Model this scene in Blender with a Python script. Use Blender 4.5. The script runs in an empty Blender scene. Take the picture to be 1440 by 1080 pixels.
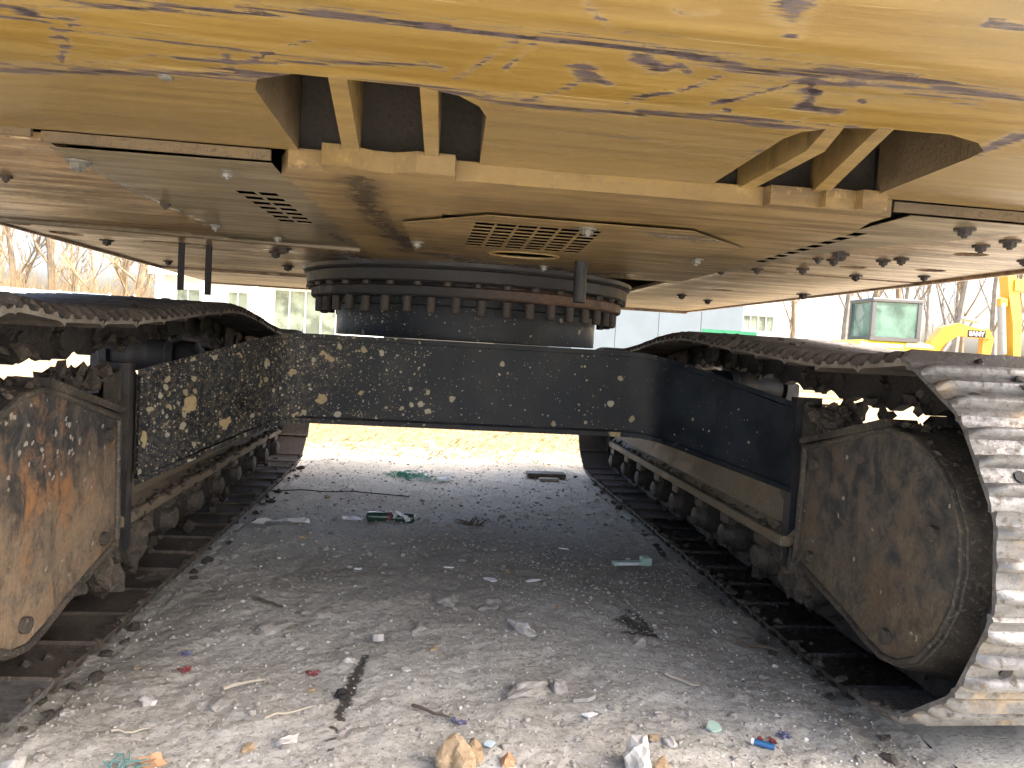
import bpy, bmesh, math, random
import numpy as np
from mathutils import Vector, Matrix, noise as mnoise
from mathutils.geometry import delaunay_2d_cdt
random.seed(7); np.random.seed(7)
S = bpy.context.scene; COL = S.collection; R = math.radians; PI = math.pi

# ------------------------------------------------------------------ camera, sky, sun, exposure
cam = bpy.data.cameras.new('camera'); cam.lens = 26.0; cam.sensor_width = 36.0
cam.clip_start = 0.02; cam.clip_end = 900
co = bpy.data.objects.new('camera', cam); COL.objects.link(co); S.camera = co
B = ((0.9924386590181264, -0.05093130259332844, -0.11167591728949305),
     (-0.10878986900549233, 0.05630352869582498, -0.9924689804009826),
     (0.05683548616903615, 0.9971137924392306, 0.05033698877946585))
m4 = Matrix(B).to_4x4(); m4.translation = (-0.13, 0.0, 0.80); co.matrix_world = m4

SUN_EL, SUN_AZ = 50.0, 116.0          # azimuth clockwise from +Y: right of the machine, a little behind the camera
w = bpy.data.worlds.new('World'); S.world = w; w.use_nodes = True
nt = w.node_tree; bg = nt.nodes['Background']; sky = nt.nodes.new('ShaderNodeTexSky')
sky.sky_type = 'NISHITA'; sky.sun_disc = False; sky.sun_elevation = R(SUN_EL); sky.sun_rotation = R(SUN_AZ)
sky.air_density = 0.8; sky.dust_density = 6.0; sky.ozone_density = 0.3
nt.links.new(sky.outputs[0], bg.inputs[0]); bg.inputs[1].default_value = 0.15
sl = bpy.data.lights.new('sun', 'SUN'); sl.energy = 2.3; sl.angle = R(0.6); sl.color = (1, 0.95, 0.87)
so = bpy.data.objects.new('sun', sl); COL.objects.link(so)
d = Vector((math.sin(R(SUN_AZ))*math.cos(R(SUN_EL)), math.cos(R(SUN_AZ))*math.cos(R(SUN_EL)), math.sin(R(SUN_EL))))
so.rotation_euler = d.to_track_quat('Z', 'Y').to_euler(); so.location = (0, 0, 30)
S.view_settings.view_transform = 'Standard'; S.view_settings.look = 'None'
S.view_settings.exposure = 2.72; S.view_settings.gamma = 1.0; S.view_settings.use_curve_mapping = False
S.render.engine = 'CYCLES'; S.cycles.max_bounces = 8; S.cycles.diffuse_bounces = 5

# ------------------------------------------------------------------ node helper
class N:
    def __init__(s, name, rough=0.6, metal=0.0, spec=0.5):
        s.m = bpy.data.materials.new(name); s.m.use_nodes = True; s.t = s.m.node_tree
        s.b = s.t.nodes['Principled BSDF']; s.b.inputs['Roughness'].default_value = rough
        s.b.inputs['Metallic'].default_value = metal
        s.b.inputs['Specular IOR Level'].default_value = spec
        s.pos = s.n('ShaderNodeNewGeometry').outputs['Position']
    def n(s, k): return s.t.nodes.new(k)
    def put(s, sock, v):
        if isinstance(v, (int, float)):
            sock.default_value = v if not hasattr(sock.default_value, '__len__') else ((v,)*3+(1,))[:len(sock.default_value)]
        elif isinstance(v, tuple):
            sock.default_value = v if len(v) == len(sock.default_value) else tuple(v)+(1,)
        else: s.t.links.new(v, sock)
    def map(s, sc=(1, 1, 1), loc=(0, 0, 0), rot=(0, 0, 0), v=None):
        n = s.n('ShaderNodeMapping'); s.t.links.new(v or s.pos, n.inputs[0])
        n.inputs['Scale'].default_value = sc; n.inputs['Location'].default_value = loc; n.inputs['Rotation'].default_value = rot
        return n.outputs[0]
    def noise(s, scale, det=4, rough=0.55, v=None, dist=0):
        n = s.n('ShaderNodeTexNoise'); s.t.links.new(v or s.pos, n.inputs['Vector'])
        n.inputs['Scale'].default_value = scale; n.inputs['Detail'].default_value = det
        n.inputs['Roughness'].default_value = rough; n.inputs['Distortion'].default_value = dist
        return n.outputs['Fac']
    def vor(s, scale, v=None, feat='F1', rnd=1.0):
        n = s.n('ShaderNodeTexVoronoi'); s.t.links.new(v or s.pos, n.inputs['Vector'])
        n.inputs['Scale'].default_value = scale; n.feature = feat; n.inputs['Randomness'].default_value = rnd
        return n
    def math(s, op, a, b=0.0, c=None, clamp=False):
        n = s.n('ShaderNodeMath'); n.operation = op; n.use_clamp = clamp
        s.put(n.inputs[0], a); s.put(n.inputs[1], b)
        if c is not None: s.put(n.inputs[2], c)
        return n.outputs[0]
    def step(s, v, a, b, lo=0.0, hi=1.0):
        n = s.n('ShaderNodeMapRange'); n.interpolation_type = 'SMOOTHSTEP'
        s.put(n.inputs['Value'], v); s.put(n.inputs['From Min'], a); s.put(n.inputs['From Max'], b)
        n.inputs['To Min'].default_value = lo; n.inputs['To Max'].default_value = hi
        return n.outputs[0]
    def mix(s, f, a, b):
        n = s.n('ShaderNodeMix'); n.data_type = 'RGBA'; s.put(n.inputs[0], f); s.put(n.inputs[6], a); s.put(n.inputs[7], b)
        return n.outputs[2]
    def attr(s, name):
        n = s.n('ShaderNodeAttribute'); n.attribute_name = name; return n.outputs['Fac']
    def xyz(s):
        n = s.n('ShaderNodeSeparateXYZ'); s.t.links.new(s.pos, n.inputs[0]); return n.outputs
    def rand(s): return s.n('ShaderNodeObjectInfo').outputs['Random']
    def out(s, col, rough=None, bump=None, bs=0.3, bd=0.01, metal=None):
        s.put(s.b.inputs['Base Color'], col)
        if rough is not None: s.put(s.b.inputs['Roughness'], rough)
        if metal is not None: s.put(s.b.inputs['Metallic'], metal)
        if bump is not None:
            n = s.n('ShaderNodeBump'); n.inputs['Strength'].default_value = bs; n.inputs['Distance'].default_value = bd
            s.t.links.new(bump, n.inputs['Height']); s.t.links.new(n.outputs[0], s.b.inputs['Normal'])
        return s.m
M = {}
def splat(n, scale, lo, hi, dens, seed=0.0, warp=0.02, wscale=30):
    """mask of round-ish splats: random radius per cell, thinned by a density socket"""
    wn = n.n('ShaderNodeTexNoise'); n.t.links.new(n.pos, wn.inputs['Vector']); wn.inputs['Scale'].default_value = wscale; wn.inputs['Detail'].default_value = 3
    vm = n.n('ShaderNodeVectorMath'); vm.operation = 'MULTIPLY_ADD'
    n.t.links.new(wn.outputs['Color'], vm.inputs[0]); vm.inputs[1].default_value = (warp,)*3
    mp = n.map(loc=(seed, seed*.7, seed*1.3)); n.t.links.new(mp, vm.inputs[2])
    v = n.vor(scale, vm.outputs[0]); sep = n.n('ShaderNodeSeparateColor'); n.t.links.new(v.outputs['Color'], sep.inputs[0])
    rad = n.math('MULTIPLY_ADD', n.math('POWER', sep.outputs[0], 1.8), hi-lo, lo)
    keep = n.math('LESS_THAN', sep.outputs[1], dens)
    ins = n.step(n.math('SUBTRACT', rad, v.outputs['Distance']), -0.02, 0.05)
    return n.math('MULTIPLY', ins, keep), sep.outputs[2]

# yellow counterweight paint with scratches
n = N('yellow_paint', 0.38)
an = n.noise(1, 5, .6, n.map((3, 45, 30))); big = n.noise(2.2, 3, .5, n.map((1, 3, 3)))
col = n.mix(n.step(an, .35, .7), (.145, .088, .017), (.19, .122, .027))
col = n.mix(n.step(big, .42, .68, 0, .55), col, (.13, .09, .033))
ax = n.attr('dust'); col = n.mix(n.math('MULTIPLY', ax, n.step(n.noise(1, 6, .65, n.map((5, 60, 40))), .2, .75, .45, 1)), col, (.135, .093, .042))
wr = n.attr('wear'); sn = n.noise(1, 6, .7, n.map((4.5, 150, 150))); sn2 = n.noise(40, 4, .7)
msk = n.step(n.math('ADD', n.math('ADD', wr, n.math('MULTIPLY', n.math('SUBTRACT', sn, .5), 3.2)), n.math('MULTIPLY', n.math('SUBTRACT', sn2, .5), .9)), .42, .60)
msk = n.math('MULTIPLY', msk, n.step(wr, .05, .25))
scuff = n.math('MULTIPLY', n.step(wr, .02, .5), n.step(sn, .35, .62, 0, .8))
col = n.mix(scuff, col, (.24, .18, .09))
col = n.mix(msk, col, n.mix(n.step(sn2, .4, .6), (.022, .016, .018), (.07, .052, .05)))
hair = n.step(n.noise(1, 2, .5, n.map((2.2, 210, 160), rot=(0, 0, .02))), .70, .73)
col = n.mix(n.math('MULTIPLY', hair, .5), col, (.34, .26, .14))
h2 = n.step(n.noise(1, 2, .6, n.map((28, 260, 100), rot=(0, 0, .75)), .8), .715, .735)
col = n.mix(n.math('MULTIPLY', h2, .75), col, (.09, .06, .04))
h3 = n.step(n.noise(1, 3, .6, n.map((1.6, 170, 120), loc=(2, 3, 1), rot=(0, 0, -.05))), .69, .71)
col = n.mix(n.math('MULTIPLY', h3, n.math('MULTIPLY', n.step(big, .4, .6), .8)), col, (.10, .07, .05))
M['yellow'] = n.out(col, n.step(an, .3, .7, .30, .46), n.math('SUBTRACT', an, n.math('MULTIPLY', msk, .6)), .25, .004)

# belly: dusty yellow brown film, streaked along x
def belly(name, a, b, c, dark=.5, peel=0.0, rough=(.32, .52)):
    n = N(name, .4)
    st = n.noise(1, 6, .62, n.map((3.2, 30, 20))); st2 = n.noise(1, 5, .7, n.map((9, 95, 60))); bl = n.noise(2.6, 4, .6)
    col = n.mix(n.step(st, .32, .68), a, b)
    col = n.mix(n.step(bl, .45, .68, 0, .7), col, c)
    dk = n.math('MULTIPLY', n.step(st2, .56, .72, 0, dark), n.step(bl, .35, .6, .3, 1))
    col = n.mix(dk, col, (.07, .045, .03))
    wr = n.attr('stain'); rg = n.noise(14, 5, .65)
    ms = n.step(n.math('ADD', wr, n.math('ADD', n.math('MULTIPLY', n.math('SUBTRACT', rg, .5), .9), n.math('MULTIPLY', n.math('SUBTRACT', st2, .5), .9))), .20, .85)
    col = n.mix(n.math('MULTIPLY', ms, .9), col, (.04, .028, .02))
    if peel:
        pk = n.noise(1, 7, .75, n.map((14, 46, 30)), .6)
        col = n.mix(n.step(pk, .50, .56, 0, peel), col, (.12, .07, .045))
        col = n.mix(n.step(n.noise(1, 6, .7, n.map((11, 60, 30), loc=(3, 1, 0))), .60, .66, 0, .6), col, (.52, .40, .25))
    mo = n.noise(5.5, 7, .72, n.map((1, 2.2, 1))); col = n.mix(n.step(mo, .50, .66, 0, .55), col, tuple(q*.42 for q in a))
    gr = n.noise(38, 6, .75, n.map((1, 2.4, 1))); col = n.mix(n.step(gr, .54, .64, 0, .55), col, (.10, .066, .04)); col = n.mix(n.step(gr, .44, .34, 0, .5), col, tuple(min(q*1.45, .6) for q in c))
    fl = n.step(n.noise(85, 3, .6), .66, .72, 0, .6)
    col = n.mix(fl, col, (.16, .10, .06))
    r = n.mix(ms, n.step(st, .3, .7, *rough), .22)
    return n.out(col, r, st2, .18, .003)
M['belly'] = belly('dusty_belly_paint', (.19, .125, .048), (.088, .057, .025), (.23, .155, .066), .95)
M['grey_panel'] = belly('dull_cover_paint', (.135, .105, .060), (.10, .078, .046), (.16, .125, .074), .5)
M['peeled'] = belly('peeled_deck_paint', (.29, .185, .08), (.12, .075, .036), (.33, .22, .108), 1.0, 1.0)
M['trim'] = belly('yellow_trim_paint', (.20, .13, .04), (.165, .108, .036), (.18, .125, .055), .35)

# near-black blue carbody with mud splats
def mudpaint(name, base, splx, dusty=.25, rust=0.0):
    n = N(name, .45, 0, .18); x, y, z = n.xyz()
    fb = n.noise(6, 5, .6); fine = n.noise(70, 4, .7)
    col = n.mix(n.step(fb, .35, .7), base, tuple(c*2.2+.004 for c in base))
    if splx:
        dens = n.step(n.math('ADD', x, n.math('MULTIPLY', n.math('SUBTRACT', fb, .5), .8)), -.75, .05, .95, .10)
        big = n.step(n.math('ADD', x, n.math('MULTIPLY', n.math('SUBTRACT', n.noise(4, 2, .5), .5), .9)), -.65, -.1, .62, .012)
        far = n.step(x, .55, .9, 1, .35)
        d1, r1 = splat(n, 95, .05, .42, n.math('MULTIPLY', dens, n.math('MULTIPLY', far, .75)), 3.1, .012, 60)
        d2, r2 = splat(n, 36, .06, .46, n.math('MULTIPLY', dens, n.math('MULTIPLY', far, .62)), 7.7, .02, 45)
        d3, r3 = splat(n, 15, .06, .42, big, 1.3, .07, 26)
        d4, r4 = splat(n, 190, .05, .40, n.math('MULTIPLY', dens, n.math('MULTIPLY', far, .55)), 5.1, .004, 80)
        mudc = n.mix(r2, (.21, .175, .11), (.27, .255, .205))
        msk = n.math('MAXIMUM', n.math('MAXIMUM', d1, d2), n.math('MAXIMUM', d3, d4))
        film = n.math('MULTIPLY', n.step(fine, .42, .66), n.step(dens, .45, .9, .0, .5))
        col = n.mix(film, col, (.11, .09, .06))
        col = n.mix(n.math('MULTIPLY', msk, n.step(fine, .25, .5, .55, 1)), col, n.mix(d3, mudc, (.27, .21, .115)))
    if dusty:
        col = n.mix(n.step(n.noise(1, 5, .7, n.map((9, 9, 2.5))), .5, .72, 0, dusty), col, (.17, .13, .09))
    return n.out(col, n.step(fb, .3, .7, .32, .6), fine, .25, .004)
M['carbody'] = mudpaint('splattered_black_paint', (.005, .007, .010), True, .04)
M['blacksteel'] = mudpaint('oily_black_steel', (.014, .015, .018), False, .35)
M['drum'] = mudpaint('greasy_grey_drum', (.008, .010, .013), True, .05)

# side covers: black paint worn to ochre mud and rust
n = N('rusty_cover_paint', .6); x, y, z = n.xyz()
a = n.noise(7, 6, .65); b2 = n.noise(1, 7, .78, n.map((17, 17, 13)), .5); fine = n.noise(90, 4, .7)
lf = n.step(x, -.5, .5)
h = n.math('ADD', z, n.math('MULTIPLY', n.math('SUBTRACT', a, .5), .8))
col = n.mix(n.step(b2, .4, .62), (.022, .024, .026), (.085, .07, .055))
mud = n.mix(lf, n.mix(n.step(fine, .35, .65), (.20, .125, .065), (.22, .18, .13)), n.mix(n.step(fine, .35, .65), (.075, .056, .038), (.13, .105, .068)))
col = n.mix(n.math('MULTIPLY', n.step(h, .52, .22), n.step(b2, .36, .58, .35, 1)), col, mud)
col = n.mix(n.math('MULTIPLY', n.step(n.noise(5, 6, .7, n.map(loc=(1, 7, 3))), .50, .68, 0, .9), n.step(b2, .40, .56)), col, n.mix(lf, (.27, .125, .045), (.095, .06, .036)))
d1, r1 = splat(n, 60, .05, .42, n.step(n.math('ADD', h, n.math('MULTIPLY', lf, -.4)), .35, .6, .04, .6), 2.2, .02, 60)
col = n.mix(n.math('MULTIPLY', d1, .85), col, (.30, .28, .235))
col = n.mix(n.step(n.noise(1, 4, .6, n.map((60, 60, 8), loc=(1, 1, 3))), .66, .72, 0, .5), col, (.22, .17, .10))
M['cover'] = n.out(col, n.step(a, .3, .7, .45, .8), n.math('ADD', b2, fine), .35, .005)

def dirty(name, c1, c2, c3, sc=12, rough=(.5, .85), bump=.4, metal=0.0, spec=.4, bd=.006, fine=110):
    n = N(name, .6, metal, spec); a = n.noise(sc, 6, .65); f = n.noise(fine, 4, .7); r = n.rand()
    col = n.mix(n.step(a, .35, .65), c1, c2); col = n.mix(n.step(f, .52, .68, 0, .8), col, c3)
    col = n.mix(n.math('MULTIPLY', r, .35), col, tuple(c*.55 for c in c1))
    return n.out(col, n.step(a, .3, .7, *rough), n.math('ADD', a, f), bump, bd)
M['rim'] = dirty('muddy_guard_rim', (.028, .026, .024), (.075, .062, .047), (.17, .14, .10), 11)
M['shoe'] = dirty('dark_oily_track_steel', (.045, .038, .032), (.085, .068, .053), (.17, .14, .11), 9, (.3, .75), .45, 0, .5)
M['oilyshoe'] = dirty('wet_oily_track_steel', (.010, .009, .009), (.024, .020, .018), (.07, .058, .045), 8, (.08, .4), .8, 0, .7)
M['shoe_edge'] = dirty('dusty_shoe_edge', (.16, .14, .12), (.26, .235, .20), (.10, .085, .07), 22)
M['black'] = dirty('black_slot_shade', (.003, .003, .004), (.004, .004, .005), (.006, .006, .006), 6, (.9, 1), .1, 0, 0)
M['pocketwall'] = dirty('shade_darkened_yellow', (.085, .06, .032), (.12, .085, .045), (.05, .038, .025), 7)  # recess shade put into the yellow of the pocket walls; folded edges share it
M['topshoe'] = dirty('muddy_track_steel', (.04, .034, .03), (.085, .072, .06), (.17, .145, .115), 16)
n = N('worn_silver_track_steel', .42, .35); a = n.noise(1, 5, .7, n.map((14, 40, 40))); f = n.noise(60, 5, .7); g = n.noise(9, 4, .6)
col = n.mix(n.step(a, .35, .65), (.165, .162, .157), (.10, .097, .093)); col = n.mix(n.step(f, .55, .66, 0, .9), col, (.085, .065, .045))
col = n.mix(n.step(g, .56, .68, 0, .8), col, (.24, .185, .12))
M['silvershoe'] = n.out(col, n.step(f, .4, .65, .3, .75), f, .5, .004)
M['chain'] = dirty('greasy_chain_mud', (.025, .022, .022), (.06, .05, .045), (.11, .09, .07), 18, (.4, .8), .8, bd=.012)
M['rail'] = dirty('dusty_frame_rail', (.11, .088, .062), (.18, .145, .10), (.06, .05, .038), 9)
n = N('rusty_ring_steel', .6, 0, .3); x, y, z = n.xyz(); a = n.noise(9, 6, .7); f = n.noise(80, 4, .7)
k_ = n.step(n.math('ADD', x, n.math('MULTIPLY', n.math('SUBTRACT', a, .5), .6)), -.15, .4)
col = n.mix(k_, n.mix(a, (.008, .010, .014), (.022, .020, .020)), n.mix(n.step(f, .35, .65), (.05, .032, .025), (.12, .07, .045)))
M['rusty'] = n.out(col, n.step(a, .3, .7, .4, .8), f, .5, .005)
M['ring'] = dirty('oily_ring_steel', (.007, .009, .012), (.018, .017, .017), (.05, .033, .027), 5, (.35, .65), .3, 0, .35)
M['bolt'] = dirty('zinc_bolt_steel', (.13, .125, .11), (.20, .19, .165), (.07, .055, .04), 30, (.3, .5), .2, .5)
M['darkbolt'] = dirty('dark_bolt_steel', (.024, .021, .019), (.045, .036, .03), (.085, .065, .045), 40)
M['dark'] = dirty('black_cavity_steel', (.012, .012, .014), (.025, .023, .022), (.04, .035, .03), 6, (.6, .9))
M['pocket'] = dirty('dark_pocket_lining', (.05, .043, .037), (.075, .063, .05), (.035, .03, .026), 5, (.5, .8))  # very dark grey-brown for the pocket lining
M['mud'] = dirty('dried_mud', (.045, .037, .03), (.085, .07, .055), (.14, .12, .095), 26, (.7, .95), .8, bd=.01)
M['rubber'] = dirty('black_rubber', (.02, .02, .02), (.035, .035, .035), (.06, .055, .05), 20)

# ground
n = N('bare_dirt_ground', .9, 0, .2); x, y, z = n.xyz()
a = n.noise(1.6, 5, .6); b2 = n.noise(9, 6, .7); f = n.noise(70, 6, .75); pk = n.vor(58); pk2 = n.vor(130); bigd = n.noise(.7, 4, .6, n.map(loc=(5, 1, 2)))
col = n.mix(n.step(b2, .3, .7), (.34, .325, .285), (.46, .445, .40))
col = n.mix(n.step(a, .45, .62, 0, .6), col, (.33, .30, .245))
col = n.mix(n.step(f, .35, .7), col, (.52, .505, .46))
col = n.mix(n.step(f, .48, .3, 0, .75), col, (.19, .178, .155))
sp = n.n('ShaderNodeSeparateColor'); n.t.links.new(pk.outputs['Color'], sp.inputs[0])
peb = n.math('MULTIPLY', n.step(pk.outputs['Distance'], .34, .26), n.math('LESS_THAN', sp.outputs[0], .07))
col = n.mix(peb, col, n.mix(sp.outputs[1], (.30, .28, .25), (.50, .48, .44)))
sp2 = n.n('ShaderNodeSeparateColor'); n.t.links.new(pk2.outputs['Color'], sp2.inputs[0])
peb2 = n.math('MULTIPLY', n.step(pk2.outputs['Distance'], .36, .28), n.math('LESS_THAN', sp2.outputs[0], .12))
col = n.mix(peb2, col, n.mix(sp2.outputs[1], (.20, .18, .15), (.52, .50, .46)))
far_light = n.step(n.math('ADD', y, n.math('MULTIPLY', n.math('SUBTRACT', b2, .5), 1.0)), 3.0, 4.0)  # far dirt made paler: light from the front put into its colour
col = n.mix(n.math('MULTIPLY', far_light, .8), col, n.mix(n.step(f, .35, .65), (.47, .42, .33), (.66, .60, .49)))
ground_shade = n.attr('ground_shade'); col = n.mix(n.math('MULTIPLY', ground_shade, n.step(b2, .25, .6, .3, .75)), col, (.165, .155, .135))  # shade under the machine put into the dirt colour
straw = n.step(n.math('ADD', y, n.math('MULTIPLY', n.math('SUBTRACT', b2, .5), 2.2)), 4.6, 6.0)
inx = n.math('MULTIPLY', n.step(x, -5, -3), n.step(x, 9, 5))
col = n.mix(n.math('MULTIPLY', straw, .95), col, n.mix(n.step(f, .3, .7), (.185, .135, .065), (.27, .205, .105)))
oil = n.attr('oil'); om = n.step(n.math('ADD', oil, n.math('MULTIPLY', n.math('SUBTRACT', f, .5), 2.2)), .40, .70)
col = n.mix(n.math('MULTIPLY', om, .9), col, (.028, .023, .018))
lime = n.attr('lime'); col = n.mix(n.step(n.math('ADD', lime, n.math('MULTIPLY', n.math('SUBTRACT', f, .5), 1.2)), .4, .8, 0, .7), col, (.60, .63, .64))
hgt = n.math('ADD', n.math('MULTIPLY', f, .8), n.math('ADD', n.math('MULTIPLY', peb, .6), n.math('MULTIPLY', peb2, .35)))
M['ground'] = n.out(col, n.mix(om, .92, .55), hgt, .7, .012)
def stone_mat(name, c1, c2, c3): return dirty(name, c1, c2, c3, 30, (.75, .95), .6, 0, .3, .004, 220)
M['stone'] = stone_mat('grey_stone', (.30, .28, .25), (.40, .38, .35), (.20, .18, .15))
M['whitestone'] = stone_mat('white_stone', (.50, .48, .45), (.60, .58, .54), (.38, .35, .31))
M['tanstone'] = stone_mat('tan_stone', (.33, .235, .135), (.40, .30, .19), (.22, .16, .1))
M['gravel'] = stone_mat('gravel_grains', (.27, .25, .225), (.37, .35, .32), (.18, .16, .14))
def flat(name, c, rough=.5, metal=0, spec=.5, vary=.15, sc=20):
    n = N(name, rough, metal, spec); a = n.noise(sc, 4, .6)
    return n.out(n.mix(n.step(a, .3, .7), c, tuple(q*(1-vary) for q in c)), None, a, .15, .003)
M['white'] = flat('white_plastic', (.72, .73, .72)); M['greenw'] = flat('pale_green_plastic', (.42, .58, .50), .3)
M['green'] = flat('green_net', (.04, .28, .17), .6); M['teal'] = flat('teal_net', (.09, .26, .25), .6)
M['red'] = flat('red_plastic', (.20, .045, .05)); M['bottle'] = flat('dark_green_glass', (.03, .07, .05), .15)
M['blue'] = flat('blue_plastic', (.03, .12, .28), .3); M['purple'] = flat('purple_wrapper', (.12, .12, .20), .4)
M['twig'] = flat('dry_twig', (.10, .075, .055), .8); M['palew'] = flat('pale_dry_twig', (.42, .37, .29), .8)
M['orange'] = flat('orange_brick', (.50, .28, .15), .8)
M['straw'] = flat('dry_straw', (.31, .225, .09), .8, vary=.5, sc=4)
M['bark'] = flat('pale_bark', (.26, .20, .13), .85, vary=.35, sc=3); M['twigs'] = flat('fine_twigs', (.30, .215, .11), .9, vary=.3, sc=2)
M['bark2'] = flat('grey_bark', (.25, .225, .19), .85, vary=.35, sc=3)
M['wallw'] = flat('white_render', (.84, .84, .83), .8, vary=.06, sc=3); M['wallb'] = flat('pale_blue_panel', (.12, .152, .175), .6, vary=.12, sc=1)
M['frame'] = flat('window_frame_white', (.75, .76, .74), .5, vary=.05); M['roofc'] = flat('cream_roof_edge', (.60, .58, .50), .7)
M['gpanel'] = flat('green_sheet', (.012, .17, .075), .5); M['ltblue'] = flat('pale_blue_film', (.50, .62, .68), .5)
M['cabf'] = flat('dark_cab_frame', (.10, .10, .095), .4); M['myel'] = flat('bright_yellow_enamel', (.75, .58, .04), .35, vary=.05)
M['morg'] = flat('amber_yellow_enamel', (.68, .37, .04), .35, vary=.08); M['chrome'] = flat('grey_cylinder', (.36, .37, .37), .35, .4)
M['ivory'] = flat('ivory_decal', (.8, .8, .78), .5, vary=.02)
M['timber'] = flat('sawn_timber', (.52, .40, .22), .8, vary=.3, sc=6); M['bluedrum'] = flat('blue_drum', (.04, .30, .50), .35)
def glass(name, c, rough=.06, alpha=.6):
    n = N(name, rough); n.b.inputs['Transmission Weight'].default_value = 0; n.b.inputs['Alpha'].default_value = alpha
    a = n.noise(1.3, 4, .6); return n.out(n.mix(n.step(a, .4, .6), c, tuple(q*.45 for q in c)))
M['glass'] = glass('green_tinted_glass', (.20, .34, .27), .08, .5); M['wglass'] = glass('window_glass', (.34, .40, .30), .1, 1.0)  # window_glass: reflected trees put into the pane colour as green

# ------------------------------------------------------------------ object helpers
def tag(o, label=None, cat=None, group=None, kind=None):
    if label: o['label'] = label
    if cat: o['category'] = cat
    if group: o['group'] = group
    if kind: o['kind'] = kind
    return o
def empty(name, loc, label, cat, group=None):
    o = bpy.data.objects.new(name, None); COL.objects.link(o); o.location = loc; o.empty_display_size = .2
    return tag(o, label, cat, group)
WL = {}
def wloc(p):
    v = Vector((0, 0, 0))
    while p is not None: v += p.location; p = p.parent
    return v
class MB:
    def __init__(s): s.v = []; s.f = []; s.mi = []; s.mats = []; s.cur = 0; s.attrs = {}; s.smooth = []; s.sm = False
    def mat(s, m):
        if m not in s.mats: s.mats.append(m)
        s.cur = s.mats.index(m); return s
    def add(s, vs, fs, sm=None):
        o = len(s.v); s.v += [tuple(p) for p in vs]; s.f += [tuple(i+o for i in f) for f in fs]
        s.mi += [s.cur]*len(fs); s.smooth += [s.sm if sm is None else sm]*len(fs); return s
    def box(s, x0, x1, y0, y1, z0, z1, mtx=None, bev=0):
        if bev:
            b = bev; P = []
            for z, i in ((z0, b), (z0+b, 0), (z1-b, 0), (z1, b)):
                xs0, xs1, ys0, ys1 = x0+i, x1-i, y0+i, y1-i; c = b*.6
                P += [(xs0+c, ys0, z), (xs1-c, ys0, z), (xs1, ys0+c, z), (xs1, ys1-c, z), (xs1-c, ys1, z), (xs0+c, ys1, z), (xs0, ys1-c, z), (xs0, ys0+c, z)]
            F = [tuple(range(7, -1, -1)), tuple(range(24, 32))]
            for k in range(3):
                for j in range(8): F.append((k*8+j, k*8+(j+1) % 8, (k+1)*8+(j+1) % 8, (k+1)*8+j))
        else:
            P = [(x0, y0, z0), (x1, y0, z0), (x1, y1, z0), (x0, y1, z0), (x0, y0, z1), (x1, y0, z1), (x1, y1, z1), (x0, y1, z1)]
            F = [(3, 2, 1, 0), (4, 5, 6, 7), (0, 1, 5, 4), (1, 2, 6, 5), (2, 3, 7, 6), (3, 0, 4, 7)]
        if mtx is not None: P = [mtx @ Vector(p) for p in P]
        return s.add(P, F, False)
    def prism(s, poly, a, b, axis='z'):
        """poly of 2-D points extruded from a to b along axis"""
        k = len(poly); ar = sum(poly[i][0]*poly[(i+1) % k][1]-poly[(i+1) % k][0]*poly[i][1] for i in range(k))
        if ar < 0: poly = poly[::-1]
        def P(p, h): return {'z': (p[0], p[1], h), 'x': (h, p[0], p[1]), 'y': (p[0], h, p[1])}[axis]
        vs = [P(p, a) for p in poly]+[P(p, b) for p in poly]
        fs = [tuple(range(k-1, -1, -1)), tuple(range(k, 2*k))]+[(i, (i+1) % k, (i+1) % k+k, i+k) for i in range(k)]
        if axis == 'y': fs = [f[::-1] for f in fs]
        return s.add(vs, fs, False)
    def tube(s, pts, rad, seg=8, cap=True, sm=True):
        pts = [Vector(p) for p in pts]; rad = rad if isinstance(rad, (list, tuple)) else [rad]*len(pts)
        vs = []; fs = []; up = Vector((0, 0, 1)); prev = None
        for i, p in enumerate(pts):
            t = (pts[min(i+1, len(pts)-1)]-pts[max(i-1, 0)])
            if t.length < 1e-9: t = Vector((0, 0, 1))
            t.normalize()
            if prev is None: u = t.orthogonal().normalized()
            else:
                u = prev-t*prev.dot(t); u = u.normalized() if u.length > 1e-6 else t.orthogonal().normalized()
            prev = u; v = t.cross(u)
            for j in range(seg):
                a = 2*PI*j/seg; vs.append(p+(u*math.cos(a)+v*math.sin(a))*rad[i])
        for i in range(len(pts)-1):
            for j in range(seg): fs.append((i*seg+j, i*seg+(j+1) % seg, (i+1)*seg+(j+1) % seg, (i+1)*seg+j))
        if cap: fs += [tuple(range(seg-1, -1, -1)), tuple(range((len(pts)-1)*seg, len(pts)*seg))]
        return s.add(vs, fs, sm)
    def lathe(s, prof, c, axis='z', seg=32, sm=True):
        """prof: (radius, height) along axis from centre c"""
        vs = []; fs = []
        for r, h in prof:
            for j in range(seg):
                a = 2*PI*j/seg; q = (r*math.cos(a), r*math.sin(a))
                vs.append({'z': (c[0]+q[0], c[1]+q[1], c[2]+h), 'x': (c[0]+h, c[1]+q[0], c[2]+q[1])}[axis])
        for i in range(len(prof)-1):
            for j in range(seg): fs.append((i*seg+j, i*seg+(j+1) % seg, (i+1)*seg+(j+1) % seg, (i+1)*seg+j))
        fs += [tuple(range(seg-1, -1, -1)), tuple(range((len(prof)-1)*seg, len(prof)*seg))]
        return s.add(vs, fs, sm)
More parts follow.
